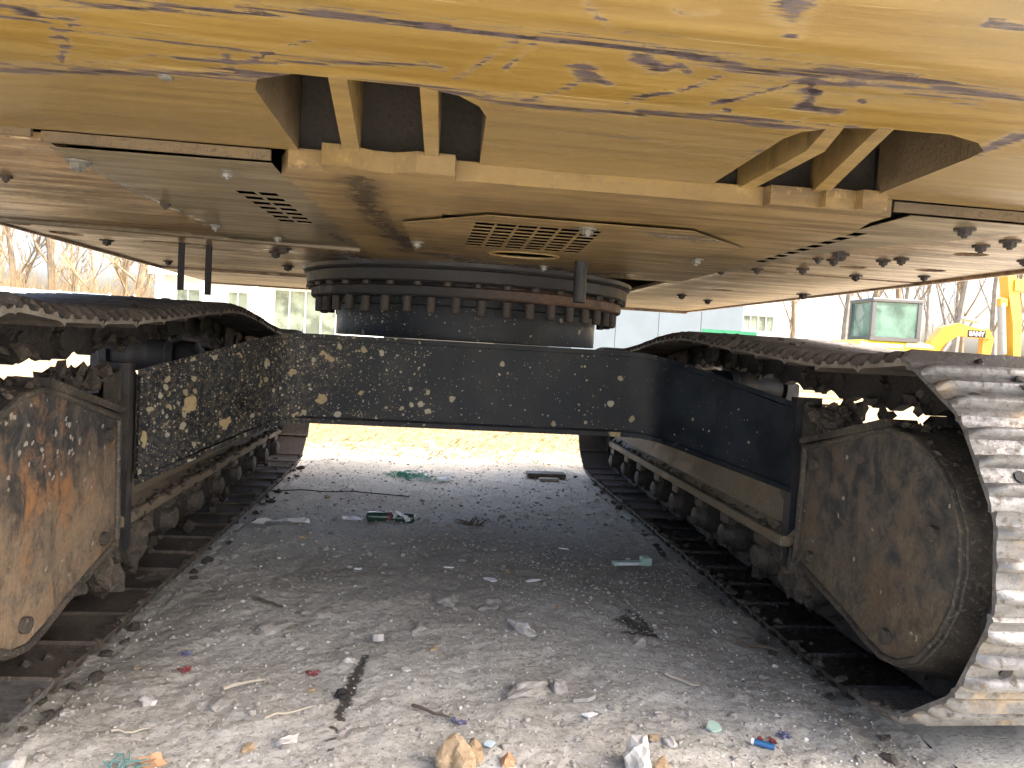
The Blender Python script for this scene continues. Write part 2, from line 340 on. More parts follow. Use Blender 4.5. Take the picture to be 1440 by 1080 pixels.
    def lump(s, c, r, sub=1, rough=.35, sq=(1, 1, 1), seed=None, sm=False):
        t, F = ICO[sub]; sd = seed if seed is not None else random.random()*99; rot = Matrix.Rotation(sd*7, 3, 'Z')
        vs = []
        for p in t:
            k = 1+rough*mnoise.noise(Vector(p)*1.4+Vector((sd, sd*2, -sd)))*1.6
            q = rot @ Vector((p[0]*sq[0]*k*r, p[1]*sq[1]*k*r, p[2]*sq[2]*k*r)); vs.append((c[0]+q.x, c[1]+q.y, c[2]+q.z))
        return s.add(vs, F, sm)
    def build(s, name, mat=None, parent=None, label=None, wn=False):
        me = bpy.data.meshes.new(name); off = wloc(parent)
        vs = np.array(s.v, dtype=float)-np.array(off)
        me.from_pydata(vs.tolist(), [], s.f)
        mats = s.mats or [mat]
        for mm in mats: me.materials.append(mm if not isinstance(mm, str) else M[mm])
        if s.mats: me.polygons.foreach_set('material_index', s.mi)
        me.polygons.foreach_set('use_smooth', s.smooth)
        for k, a in s.attrs.items():
            at = me.attributes.new(k, 'FLOAT', 'POINT'); at.data.foreach_set('value', np.asarray(a, dtype=np.float32))
        me.update(); o = bpy.data.objects.new(name, me); COL.objects.link(o); o.parent = parent
        if label: o['label'] = label
        if any(s.smooth): 
            try: me.set_sharp_from_angle(angle=R(38))
            except Exception: pass
        return o
def ico(sub):
    bm = bmesh.new(); bmesh.ops.create_icosphere(bm, subdivisions=sub, radius=1)
    r = ([tuple(v.co) for v in bm.verts], [tuple(v.index for v in f.verts) for f in bm.faces]); bm.free(); return r
ICO = {1: ico(1), 2: ico(2), 3: ico(3)}
def copy_thing(o, loc, label=None, rot=None):
    c = o.copy(); COL.objects.link(c); c.location = loc
    if rot is not None: c.rotation_euler = rot
    if label: c['label'] = label
    for ch in o.children:
        k = ch.copy(); COL.objects.link(k); k.parent = c
        for g in ch.children:
            q = g.copy(); COL.objects.link(q); q.parent = k
    return c
def inpoly(P, poly):
    x, y = P[:, 0], P[:, 1]; ins = np.zeros(len(P), bool); k = len(poly)
    for i in range(k):
        x0, y0 = poly[i]; x1, y1 = poly[(i+1) % k]
        if y0 == y1: continue
        c = ((y0 > y) != (y1 > y)) & (x < (x1-x0)*(y-y0)/(y1-y0)+x0); ins ^= c
    return ins
def strokes_at(P, strokes):
    r = np.zeros(len(P))
    for pts, wd, st in strokes:
        for a, b in zip(pts[:-1] if len(pts) > 1 else pts, pts[1:] if len(pts) > 1 else pts):
            a = np.array(a[:2], float); b = np.array(b[:2], float); ab = b-a; L = max(ab@ab, 1e-9)
            t = np.clip(((P-a)@ab)/L, 0, 1); dd = np.linalg.norm(P-(a+t[:, None]*ab), axis=1)
            r = np.maximum(r, st*np.clip(1-dd/wd, 0, 1))
    return r
def sheet(outline, holes=(), zf=1.09, top=None, step=0, attrs=None, region=None, smooth=False, mb=None):
    """plate in plan with real holes; zf bottom height (number or function), top height"""
    pts = [Vector(p) for p in outline]; edges = [(i, (i+1) % len(outline)) for i in range(len(outline))]
    for h in holes:
        o = len(pts); pts += [Vector(p) for p in h]; edges += [(o+i, o+(i+1) % len(h)) for i in range(len(h))]
    if step:
        A = np.array(outline); x0, y0 = A.min(0); x1, y1 = A.max(0)
        if region: x0, x1, y0, y1 = region
        gx, gy = np.meshgrid(np.arange(x0+step/2, x1, step), np.arange(y0+step/2, y1, step)); gx = gx+(np.arange(gy.shape[0]) % 2)[:, None]*step*.5
        G = np.stack([gx.ravel(), gy.ravel()], 1); k = inpoly(G, outline)
        for h in holes: k &= ~inpoly(G, h)
        pts += [Vector(p) for p in G[k]]
        if region:
            ax, ay = A.min(0), A.max(0); gx, gy = np.meshgrid(np.arange(ax[0]+.012, ay[0], .03), np.arange(ax[1]+.012, ay[1], .03)); G = np.stack([gx.ravel(), gy.ravel()], 1)
            k = inpoly(G, outline) & ~((G[:, 0] > x0) & (G[:, 0] < x1) & (G[:, 1] > y0-.004) & (G[:, 1] < y1)); pts += [Vector(p) for p in G[k]]
    V, E, F, _, _, _ = delaunay_2d_cdt(pts, edges, [], 0, 1e-6)
    P = np.array([(v.x, v.y) for v in V]); T = np.array([f for f in F if len(f) == 3])
    C = P[T].mean(1); k = inpoly(C, outline)
    for h in holes: k &= ~inpoly(C, h)
    T = T[k]; zb = np.array([zf(*p) for p in P]) if callable(zf) else np.full(len(P), zf)
    zt = np.full(len(P), top if top is not None else (zf+.012 if not callable(zf) else 2.0)); nn = len(P)
    # boundary edges
    cnt = {}
    for a, b, c in T:
        for e in ((a, b), (b, c), (c, a)): cnt[e] = 1
    walls = [(a, b) for (a, b) in cnt if (b, a) not in cnt]
    mb = mb or MB(); vs = [(p[0], p[1], z) for p, z in zip(P, zb)]+[(p[0], p[1], z) for p, z in zip(P, zt)]
    mb.add(vs, [(c, b, a) for a, b, c in T], smooth)
    mb.add([], [], False)
    o = len(mb.v)-len(vs); fs = [(a+nn+o, b+nn+o, c+nn+o) for a, b, c in T]+[(a+o, b+o, b+nn+o, a+nn+o) for a, b in walls]
    mb.f += fs; mb.mi += [mb.cur]*len(fs); mb.smooth += [False]*len(fs)
    for kk, fn in (attrs or {}).items():
        v = fn(P) if callable(fn) else strokes_at(P, fn); mb.attrs[kk] = list(v)+list(v)
    return mb
def circle(cx, cy, r, k=28, ry=None): return [(cx+r*math.cos(2*PI*i/k), cy+(ry or r)*math.sin(2*PI*i/k)) for i in range(k)]
def rect(x0, x1, y0, y1): return [(x0, y0), (x1, y0), (x1, y1), (x0, y1)]

# ------------------------------------------------------------------ ground (structure)
def vnoise(x, y, sc, seed):
    xs, ys = x*sc, y*sc; xi, yi = np.floor(xs).astype(int), np.floor(ys).astype(int); fx, fy = xs-xi, ys-yi
    fx = fx*fx*(3-2*fx); fy = fy*fy*(3-2*fy)
    def h(a, b): 
        v = np.sin(a*127.1+b*311.7+seed*74.7)*43758.5453; return v-np.floor(v)
    return (h(xi, yi)*(1-fx)+h(xi+1, yi)*fx)*(1-fy)+(h(xi, yi+1)*(1-fx)+h(xi+1, yi+1)*fx)*fy-.5
def gh(x, y):
    """height of the dirt at x, y (arrays)"""
    x = np.asarray(x, float); y = np.asarray(y, float)
    h = .022*vnoise(x, y, 1.7, 1)+.014*vnoise(x, y, 4.5, 2)+.010*vnoise(x, y, 11, 3)+.007*vnoise(x, y, 26, 4)+.005*vnoise(x, y, 60, 5)+.003*vnoise(x, y, 110, 8)
    mound = np.exp(-((x-.1)**2/.5+(y-3.05)**2/.12)); h = h+.018*mound
    h = h-.006*(np.abs(x) > .86)*(y < 5)
    f = np.clip((3.4-np.abs(x))/.8, 0, 1)*np.clip((y-.5)/.2, 0, 1)*np.clip((8.6-y)/1.2, 0, 1)
    return h*f-.008*f
def gz(x, y): return float(gh(np.array([x]), np.array([y]))[0])
OIL = [([(.53, 2.05), (.49, 2.13)], .055, 1), ([(.47, 2.03), (.55, 2.02)], .04, .9), ([(.545, 2.09), (.52, 2.2)], .03, .8),
       ([(-.262, 1.78), (-.275, 1.70), (-.27, 1.66)], .032, 1), ([(-.275, 1.63), (-.285, 1.585), (-.283, 1.56)], .026, 1), ([(-.292, 1.52)], .016, .9),
       ([(-.282, 1.47), (-.30, 1.465)], .014, .8), ([(-.285, 1.43)], .014, .9), ([(-.252, 1.86), (-.258, 1.80)], .022, .9), ([(-.30, 1.31), (-.29, 1.28)], .012, .8), ([(-.275, 1.50), (-.288, 1.52)], .014, .8), ([(-.27, 1.40)], .009, .7), ([(-.30, 1.37)], .010, .8), ([(-.285, 1.33)], .008, .6),
       ([(-.30, 1.95), (-.33, 1.93)], .018, .6), ([(-.36, 2.1)], .03, .45)]
GROUND_SHADE = [([(.05, 2.75), (.45, 2.7), (.7, 2.5)], .55, 1.1), ([(-.45, 2.55), (.0, 2.6)], .35, .8), ([(.6, 2.2), (.75, 1.75)], .25, .6), ([(-.75, 2.3), (-.85, 1.6)], .16, .8), ([(.85, 2.2), (.9, 1.3)], .14, .9)]  # where the dirt is painted darker for shade mid-machine and beside the tracks
LIME = [([(.03, 1.37), (.08, 1.34)], .05, 1), ([(-.08, 1.36)], .03, .5), ([(.06, 1.30), (.0, 1.28)], .04, .7)]
mb = MB(); V = []; Fq = []; A = {'oil': [], 'ground_shade': [], 'lime': []}
def patch(x0, x1, y0, y1, sx, sy):
    xs = np.linspace(x0, x1, int(round((x1-x0)/sx))+1); ys = np.linspace(y0, y1, int(round((y1-y0)/sy))+1)
    X, Y = np.meshgrid(xs, ys); Z = gh(X.ravel(), Y.ravel()); o = len(mb.v); nx = len(xs)
    P = np.stack([X.ravel(), Y.ravel()], 1)
    idx = np.arange(len(P)).reshape(X.shape)+0
    q = np.stack([idx[:-1, :-1].ravel(), idx[:-1, 1:].ravel(), idx[1:, 1:].ravel(), idx[1:, :-1].ravel()], 1)
    mb.add(np.column_stack([P, Z]).tolist(), q.tolist(), True)
    A['oil'] += list(strokes_at(P, OIL)); A['ground_shade'] += list(np.clip(strokes_at(P, GROUND_SHADE)*1.3, 0, 1)); A['lime'] += list(strokes_at(P, LIME))
patch(-1.0, 1.0, .5, 2.6, .008, .008); patch(-1.0, 1.0, 2.6, 5.4, .0125, .016)
patch(-3.6, -1.0, .5, 5.4, .05, .05); patch(1.0, 3.6, .5, 5.4, .05, .05); patch(-3.6, 3.6, 5.4, 8.7, .04, .05)
ex = [-400, -60, -3.6, 3.6, 60, 400]; ey = [-400, -20, .5, 8.7, 60, 600]
for i in range(5):
    for j in range(5):
        if i == 2 and j == 2: continue
        mb.add([(ex[i], ey[j], 0), (ex[i+1], ey[j], 0), (ex[i+1], ey[j+1], 0), (ex[i], ey[j+1], 0)], [(0, 1, 2, 3)])
        for k in A: A[k] += [0]*4
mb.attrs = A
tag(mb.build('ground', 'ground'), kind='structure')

# ------------------------------------------------------------------ the excavator: everything bolted together is one thing
EX = empty('excavator', (0, 3.1, 0), 'big yellow crawler excavator seen from below, with scratched counterweight and two muddy tracks', 'excavator')
CWS = [ ([(-0.65, 0.952), (-0.546, 0.931), (-0.434, 0.905), (-0.352, 0.889), (-0.247, 0.881), (-0.133, 0.879), (-0.065, 0.899), (0.021, 0.901), (0.109, 0.897)], 0.0140, 0.75), ([(-0.64, 0.933), (-0.509, 0.898)], 0.0060, 0.60), ([(-0.422, 0.868), (-0.36, 0.861), (-0.15, 0.819), (-0.131, 0.826)], 0.0070, 0.80), ([(-0.365, 0.851), (-0.369, 0.88)], 0.0100, 0.70), ([(-0.117, 0.884), (-0.012, 0.911), (0.091, 0.896)], 0.0120, 0.75), ([(0.105, 0.884), (0.158, 0.883), (0.228, 0.879), (0.287, 0.888)], 0.0140, 1.00), ([(0.191, 0.876), (0.262, 0.894), (0.298, 0.893)], 0.0120, 0.85), ([(0.18, 0.849), (0.216, 0.814), (0.243, 0.785), (0.258, 0.768)], 0.0060, 0.85), ([(0.258, 0.768), (0.28, 0.801), (0.287, 0.837)], 0.0160, 0.90), ([(0.287, 0.837), (0.328, 0.838)], 0.0140, 0.85), ([(0.245, 0.782), (0.31, 0.774)], 0.0140, 0.70), ([(0.302, 0.864), (0.295, 0.887), (0.373, 0.877)], 0.0070, 0.70), ([(-0.565, 0.792), (-0.488, 0.781), (-0.402, 0.763), (-0.334, 0.756), (-0.218, 0.741), (-0.123, 0.734)], 0.0080, 0.70), ([(-0.331, 0.744), (-0.218, 0.739), (-0.08, 0.742), (0.063, 0.742), (0.109, 0.746)], 0.0090, 0.90), ([(0.109, 0.746), (0.191, 0.76), (0.259, 0.755), (0.377, 0.751), (0.453, 0.764), (0.506, 0.767)], 0.0140, 0.85), ([(0.255, 0.747), (0.362, 0.741)], 0.0100, 0.70), ([(0.015, 0.791), (0.027, 0.809)], 0.0180, 1.00), ([(0.027, 0.809), (0.05, 0.821)], 0.0100, 0.90), ([(0.068, 0.759), (0.092, 0.775)], 0.0160, 1.00), ([(0.094, 0.779), (0.113, 0.768)], 0.0100, 0.95), ([(0.114, 0.771), (0.127, 0.776)], 0.0080, 0.80), ([(0.174, 0.66), (0.188, 0.666)], 0.0220, 0.90), ([(0.197, 0.695), (0.205, 0.691)], 0.0100, 0.70), ([(-0.033, 0.884), (0.003, 0.849), (0.018, 0.823)], 0.0040, 0.70), ([(0.087, 0.849), (0.136, 0.821), (0.161, 0.782)], 0.0040, 0.75), ([(0.084, 0.869), (0.108, 0.836)], 0.0040, 0.60), ([(0.578, 0.918), (0.582, 0.888), (0.59, 0.863)], 0.0220, 0.95), ([(0.574, 0.901), (0.573, 0.854)], 0.0120, 0.80), ([(-0.548, 0.797), (-0.542, 0.806)], 0.0140, 0.80), ([(-0.533, 0.824), (-0.531, 0.862)], 0.0035, 0.80), ([(-0.505, 0.814), (-0.549, 0.859)], 0.0035, 0.70), ([(-0.539, 0.867), (-0.563, 0.909)], 0.0035, 0.80), ([(-0.344, 0.858), (-0.306, 0.818), (-0.265, 0.791)], 0.0035, 0.75), ([(-0.118, 0.849), (-0.077, 0.777), (-0.053, 0.737)], 0.0030, 0.50), ([(-0.066, 0.812), (-0.043, 0.755)], 0.0030, 0.50), ([(-0.008, 0.68), (0.025, 0.708)], 0.0030, 0.50), ([(0.073, 0.676), (0.086, 0.682), (0.117, 0.676)], 0.0050, 0.60), ([(0.373, 0.66), (0.412, 0.663)], 0.0080, 0.80), ([(-0.462, 0.874), (-0.512, 0.905)], 0.0040, 0.50), ([(-0.452, 0.867), (-0.366, 0.855)], 0.0040, 0.40), ([(0.337, 0.804), (0.346, 0.81)], 0.0060, 0.90), ([(0.201, 0.858), (0.208, 0.863)], 0.0060, 0.95), ([(0.303, 1.052), (0.321, 0.977)], 0.0080, 0.70), ([(0.021, 1.004), (0.139, 1.001), (0.205, 1.017)], 0.0040, 0.45), ([(-0.167, 0.741), (-0.08, 0.742), (0.034, 0.742)], 0.0060, 0.70), ([(-0.579, 0.82), (-0.496, 0.801)], 0.0030, 0.50), ([(-0.551, 1.066), (-0.415, 1.041)], 0.0040, 0.35),]
def cwz(x, y):
    ye = 3.4-math.sqrt(.7*(x-.03)**2+(3.4-y)**2)
    return float(np.interp(ye, [.49, .505, .53, .58, .64, .70, .80, .885, .93, 1.3], [1.42, 1.31, 1.22, 1.165, 1.13, 1.110, 1.099, 1.091, 1.092, 1.095]))
def ycw(x, ye): return 3.4-math.sqrt((3.4-ye)**2-.7*(x-.03)**2)
out = []
for i in range(41):
    x = -1.40+2.83*i/40; out.append((x, ycw(x, .492)))
def rc(p): return p
out += [(1.43, 1.235), (.645, 1.225), (.612, 1.205), (.585, .945), (.578, .915), (.552, .892), (.50, .874), (.42, .873), (.35, .882), (.322, .905), (.315, .94), (.328, 1.20), (.330, 1.226),
        (-.066, 1.226), (-.074, .965), (-.086, .925), (-.112, .890), (-.16, .876), (-.30, .876), (-.345, .900), (-.356, .94), (-.356, 1.235), (-1.40, 1.235)]
WB = [([(x_, ycw(x_, .878)) for x_ in np.linspace(-.8, .9, 12)], .028, .30), ([(x_, ycw(x_, .70)+.03) for x_ in np.linspace(-.8, .9, 12)], .035, .30), ([(.2, .80), (.45, .78)], .05, .35), ([(-.5, .83), (-.2, .82)], .03, .3)]
cw = sheet(out, zf=cwz, top=2.25, step=.0058, region=(-.78, .84, .50, 1.225), smooth=True,
           attrs={'wear': lambda P: strokes_at(P, [(a, max(b*1.25, .007), c) for a, b, c in CWS]+WB)*(P[:, 1] < 1.2),
                  'dust': lambda P: np.clip((P[:, 1]-.86)/.08, 0, 1)*.8+.05})
pk_ = (np.array([[-.36, -.06], [.31, .63]]))
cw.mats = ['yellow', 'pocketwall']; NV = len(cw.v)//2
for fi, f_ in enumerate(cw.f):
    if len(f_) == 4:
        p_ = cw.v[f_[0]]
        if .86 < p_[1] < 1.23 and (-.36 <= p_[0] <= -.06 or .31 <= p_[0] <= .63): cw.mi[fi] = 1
CWo = cw.build('counterweight', 'yellow', EX)
def part(mb, name, mat, parent=EX, label=None): return mb.build(name, mat, parent, label)
# ribs seen in the two pockets: upright plates running forward
def rib(poly, z0=1.093):
    part(MB().prism(poly, z0, 1.95), 'rib', 'trim', CWo)
rib([(-.261, .87), (-.240, .87), (-.259, 1.245), (-.286, 1.245)]); rib([(-.158, .87), (-.137, .87), (-.132, 1.245), (-.154, 1.245)])
rib([(.340, .87), (.360, .87), (.396, .985), (.405, 1.245), (.380, 1.245), (.372, .99)]); rib([(.402, .87), (.422, .87), (.541, 1.245), (.512, 1.245)])
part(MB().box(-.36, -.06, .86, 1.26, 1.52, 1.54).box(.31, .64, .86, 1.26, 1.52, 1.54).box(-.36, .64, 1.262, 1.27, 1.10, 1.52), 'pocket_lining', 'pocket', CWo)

# lower frame lip and belly plates: each bolted plate is a part
def hexbolt(x, y, z, r=.013, parent=EX, mat='bolt', wash=True, name='bolt', dz=0):
    b = MB(); h = r*.95
    if wash: b.lathe([(r*1.55, 0), (r*1.55, -.004)], (x, y, z), seg=14)
    b.lathe([(r, -.004 if wash else 0), (r, -h), (r*.85, -h-.002)], (x, y, z), seg=6, sm=False)
    b.tube([(x, y, z-h), (x, y, z-h-.006)], r*.42, 8)
    return part(b, name, mat, parent)
ZB = 1.066
belly_out = [(-.372, 1.236), (-.314, 1.236), (-.314, 1.194), (-.272, 1.194), (-.255, 1.205), (-.235, 1.216), (-.205, 1.218), (-.185, 1.208), (-.168, 1.197), (-.106, 1.200), (-.104, 1.228),
             (.424, 1.232), (.428, 1.212), (.515, 1.212), (.518, 1.196), (.578, 1.206), (.582, 1.192), (.626, 1.192), (.628, 1.23), (.662, 1.236), (.664, 1.30),
             (.70, 1.42), (.745, 2.27), (.745, 2.62), (-.34, 2.62), (-.34, 2.37), (-.385, 1.37), (-.395, 1.30)]
hexc = [(-.205, 1.655), (-.032, 1.486), (.396, 1.490), (.585, 1.676), (.50, 2.17), (-.19, 2.17)]
inner = [(-.15, 1.70), (-.02, 1.54), (.36, 1.54), (.50, 1.70), (.44, 2.13), (-.15, 2.13)]
st = [([(-.262, 1.27), (-.27, 1.50), (-.25, 1.80), (-.20, 2.15)], .075, .8), ([(-.30, 1.55), (-.29, 1.7)], .04, .6), ([(-.2, 2.2), (.0, 2.4), (.3, 2.45)], .16, .75), ([(-.25, 1.9), (-.1, 2.2)], .12, .8),
      ([(.0, 2.55), (.5, 2.5)], .2, .7)]
bp = part(sheet(belly_out, [inner], zf=ZB, top=1.098, step=.02, attrs={'stain': st}), 'belly_plate', None)
bp.data.materials.clear(); bp.data.materials.append(M['belly'])
lip = part(MB().prism([(-.103, 1.2275), (.423, 1.2315), (.423, 1.2335), (-.103, 1.2295)][::-1], 1.0665, 1.0975), 'lip_face', 'trim', bp)
lip2 = part(MB().prism([(-.313, 1.1915), (-.273, 1.1915), (-.256, 1.2025), (-.236, 1.2135), (-.204, 1.2155), (-.184, 1.2055), (-.167, 1.1945), (-.1065, 1.1975), (-.1065, 1.1992), (-.168, 1.1965), (-.185, 1.2075), (-.205, 1.2175), (-.235, 1.2155), (-.255, 1.2045), (-.272, 1.1935), (-.313, 1.1935)][::-1], 1.0662, 1.099), 'lip_face', 'trim', bp)
slots = []
for i in range(6):
    for j in range(8):
        x0 = -.052+i*.0495; y0 = 1.578+j*.0485; sk = .0030*(j-4)*(i-1)*.25
        w1 = .041 if i < 5 else .041
        slots.append([(x0+sk, y0), (x0+w1+sk, y0), (x0+w1+sk, y0+.036), (x0+sk, y0+.036)])
ov = circle(.115, 2.072, .094, 32, .058)
st2 = [([(.33, 1.56), (.48, 1.585)], .055, .85), ([(.36, 1.60), (.45, 1.62)], .03, .7), ([(-.14, 2.05), (.0, 2.12)], .10, .6)]
hp = part(sheet(hexc, slots+[ov], zf=1.058, top=1.0590, step=.02, attrs={'stain': st2}), 'access_cover', 'belly')
part(MB().box(-.12, .34, 1.56, 2.16, 1.064, 1.066), 'slot_shade_sheet', 'black', hp)  # black sheet stands in for the shade behind the slots and oval hole
part(MB().tube([(.115+.098*math.cos(t*PI/16), 2.072+.061*math.sin(t*PI/16), 1.058) for t in range(33)], .0035, 6, False), 'hole_rim', 'trim', hp)
def lslots(x0, xs, y0, n, dy, h, wd, sk=0):
    r = []
    for k in range(n):
        for xx in xs: y = y0+k*dy; o = sk*k; r.append([(x0+xx+o, y), (x0+xx+wd+o, y), (x0+xx+wd+o, y+h), (x0+xx+o, y+h)])
    return r
lp = part(sheet([(-.745, 1.262), (-.40, 1.25), (-.40, 1.31), (-.392, 1.375), (-.347, 2.31), (-.735, 2.31), (-.755, 1.6)], lslots(-.524, (0, .043), 1.508, 7, .056, .036, .036, .0022), zf=1.073, top=1.0742, step=.03,
           attrs={'stain': [([(-.42, 1.9), (-.38, 2.3)], .05, .7), ([(-.7, 2.25), (-.4, 2.29)], .04, .7), ([(-.745, 1.35), (-.74, 1.7), (-.72, 2.0)], .03, .7)]}), 'cover_panel', 'grey_panel')
rp = part(sheet([(.705, 1.245), (.985, 1.25), (.955, 1.40), (.93, 1.48), (.885, 1.50), (.86, 1.62), (.83, 1.66), (.80, 1.90), (.79, 2.25), (.752, 2.25), (.707, 1.42)], lslots(.714, (0,), 1.44, 9, .062, .042, .032, .0035), zf=1.072, top=1.0732, step=.04,
           attrs={'stain': [([(.88, 1.62), (.86, 1.68)], .02, .5)]}), 'cover_panel', 'grey_panel')
part(MB().box(-.55, -.40, 1.49, 1.95, 1.079, 1.081), 'slot_shade_sheet', 'black', lp); part(MB().box(.700, .80, 1.41, 2.02, 1.079, 1.081), 'slot_shade_sheet', 'black', rp)  # added black sheets stand in for shade above the side slots
hl = [circle(-1.352, 2.33, .035, 16, .05), circle(-1.30, 2.52, .05, 16, .05), circle(-.99, 2.60, .11, 20, .055)]
hr = [circle(1.062, 2.02, .040, 18, .030), circle(1.145, 1.66, .042, 18, .030), circle(1.264, 1.97, .045, 18, .03), circle(1.036, 2.93, .05, 16, .03)]
ds = {'stain': [([(-.78, 2.28), (-1.3, 2.29)], .05, .55), ([(-.60, 2.62), (-.40, 2.68)], .10, .75), ([(-.45, 2.4), (-.38, 3.0)], .12, .8), ([(-.9, 1.6), (-1.0, 1.9)], .2, .4), ([(-.78, 1.30), (-.9, 1.45), (-.95, 1.75), (-1.2, 2.1)], .14, .42), ([(-.62, 2.45), (-.7, 2.66)], .08, .8), ([(-1.0, 2.55), (-.6, 2.6)], .06, .5)]}
dr = {'stain': [([(.90, 2.32), (1.0, 2.30)], .05, .6), ([(.80, 2.3), (.76, 3.4)], .10, .6), ([(1.15, 1.7), (1.25, 1.62)], .05, .35)]}
def deck(outl, holes, a, z=1.083): return part(sheet(outl, holes, zf=z, top=z+.012, step=.05, attrs=a), 'deck_plate', 'peeled')
deck([(-1.395, 1.242), (-.750, 1.262), (-.760, 1.6), (-.740, 2.31), (-1.395, 2.26)], [], ds)
deck([(-1.395, 2.268), (-.70, 2.318), (-.35, 2.318), (-.35, 2.655), (-1.395, 2.60)], hl, ds, 1.079)
deck([(-1.395, 2.61), (-.35, 2.663), (-.35, 3.62), (-1.395, 3.62)], [], ds, 1.083)
deck([(-1.395, 3.63), (-.30, 3.63), (-.30, 4.46), (-1.395, 4.46)], [], {'stain': []}, 1.072)
deck([(.992, 1.247), (1.425, 1.242), (1.425, 2.26), (.796, 2.245), (.806, 1.90), (.838, 1.67), (.868, 1.63), (.893, 1.51), (.938, 1.49), (.962, 1.40)], hr[:3], dr)
deck([(.752, 2.275), (.80, 2.257), (1.425, 2.27), (1.425, 4.46), (.30, 4.46), (.30, 3.9), (.752, 3.4)], hr[3:], dr, 1.080)
for (x0, x1, y0, y1) in ((-1.412, -1.397, 1.245, 4.46), (1.427, 1.442, 1.245, 4.46)): part(MB().box(x0, x1, y0, y1, 1.072, 1.22, bev=.003), 'side_beam', 'peeled')
part(MB().box(-1.41, 1.44, 4.463, 4.48, 1.065, 1.24), 'front_beam', 'peeled')
part(MB().box(-1.395, 1.425, 1.28, 4.45, 1.20, 1.22), 'deck_floor', 'dark')
part(MB().box(-.345, .745, 1.30, 1.31, 1.10, 1.2).box(-.36, -.345, 1.3, 2.6, 1.10, 1.2).box(.745, .76, 1.3, 2.6, 1.10, 1.2), 'frame_web', 'dark')
# plate edge mouldings: folded seam lips
part(MB().box(-1.39, -.76, 1.236, 1.243, 1.082, 1.094).box(-.745, -.40, 1.2365, 1.2435, 1.076, 1.092), 'folded_edge', 'pocketwall')
part(MB().box(.668, .99, 1.237, 1.243, 1.076, 1.093).box(.995, 1.42, 1.236, 1.242, 1.082, 1.093), 'folded_edge', 'pocketwall')
part(MB().tube([(-1.39, 2.262, 1.080), (-1.0, 2.285, 1.078), (-.74, 2.315, 1.075), (-.36, 2.325, 1.072)], .010, 8), 'seam_weld', 'grey_panel')
BD = lambda x, y, **k: hexbolt(x, y, k.pop('z', 1.0825), **k)
for x, y, z, r, m in ((-.739, 1.345, 1.072, .018, 'bolt'), (-.493, 1.338, 1.073, .012, 'bolt'), (-.178, 1.962, 1.058, .016, 'bolt'), (.187, 1.553, 1.058, .017, 'bolt'), (.575, 1.963, 1.066, .018, 'bolt'),
                      (.220, 2.393, 1.066, .015, 'bolt'), (-.732, 1.741, 1.073, .010, 'darkbolt'), (-.706, 2.036, 1.073, .014, 'bolt'), (-.58, 2.20, 1.073, .013, 'bolt'), (-.925, 1.36, 1.083, .01, 'darkbolt'), (-.99, 1.60, 1.083, .011, 'darkbolt'),
                      (-.62, 2.50, 1.079, .020, 'darkbolt'), (-.68, 2.66, 1.079, .020, 'darkbolt'), (-1.24, 2.67, 1.083, .020, 'darkbolt'), (-1.27, 3.35, 1.083, .018, 'darkbolt'), (-.74, 3.2, 1.083, .022, 'darkbolt'),
                      (.864, 1.315, 1.072, .017, 'darkbolt'), (.767, 2.262, 1.080, .016, 'darkbolt'), (.861, 2.209, 1.083, .015, 'darkbolt'), (.968, 2.13, 1.083, .016, 'darkbolt'), (.864, 1.760, 1.083, .017, 'darkbolt'),
                      (.900, 1.80, 1.083, .016, 'darkbolt'), (.935, 1.90, 1.083, .016, 'darkbolt'), (.89, 1.90, 1.083, .012, 'darkbolt'), (1.045, 1.85, 1.083, .016, 'darkbolt'), (1.062, 1.80, 1.083, .016, 'darkbolt'), (1.072, 1.535, 1.083, .016, 'darkbolt'), (1.075, 1.455, 1.083, .018, 'darkbolt'),
                      (1.337, 2.098, 1.083, .015, 'darkbolt'), (1.18, 2.20, 1.083, .017, 'darkbolt'), (1.359, 2.869, 1.080, .024, 'darkbolt'), (1.305, 1.683, 1.083, .013, 'darkbolt'), (1.00, 3.3, 1.08, .02, 'darkbolt'), (1.20, 3.5, 1.08, .02, 'darkbolt')):
    hexbolt(x, y, z, r*.74, EX, m)
part(MB().lathe([(.008, 0), (.008, -.003), (.006, -.004)], (-.452, .918, 1.091), seg=16), 'plug', 'bolt', CWo)
# hanging drain tube and the two straps on the left
part(MB().lathe([(.019, 0), (.019, -.126), (.0145, -.128), (.0145, -.10)], (.292, 2.13, 1.066), seg=18), 'drain_tube', 'ring')
for x, y, dz in ((-.965, 2.575, .155), (-.885, 2.60, .165)): part(MB().box(x-.010, x+.010, y-.004, y+.004, 1.12-dz-.04, 1.12, bev=.0015), 'hanging_strap', 'dark')
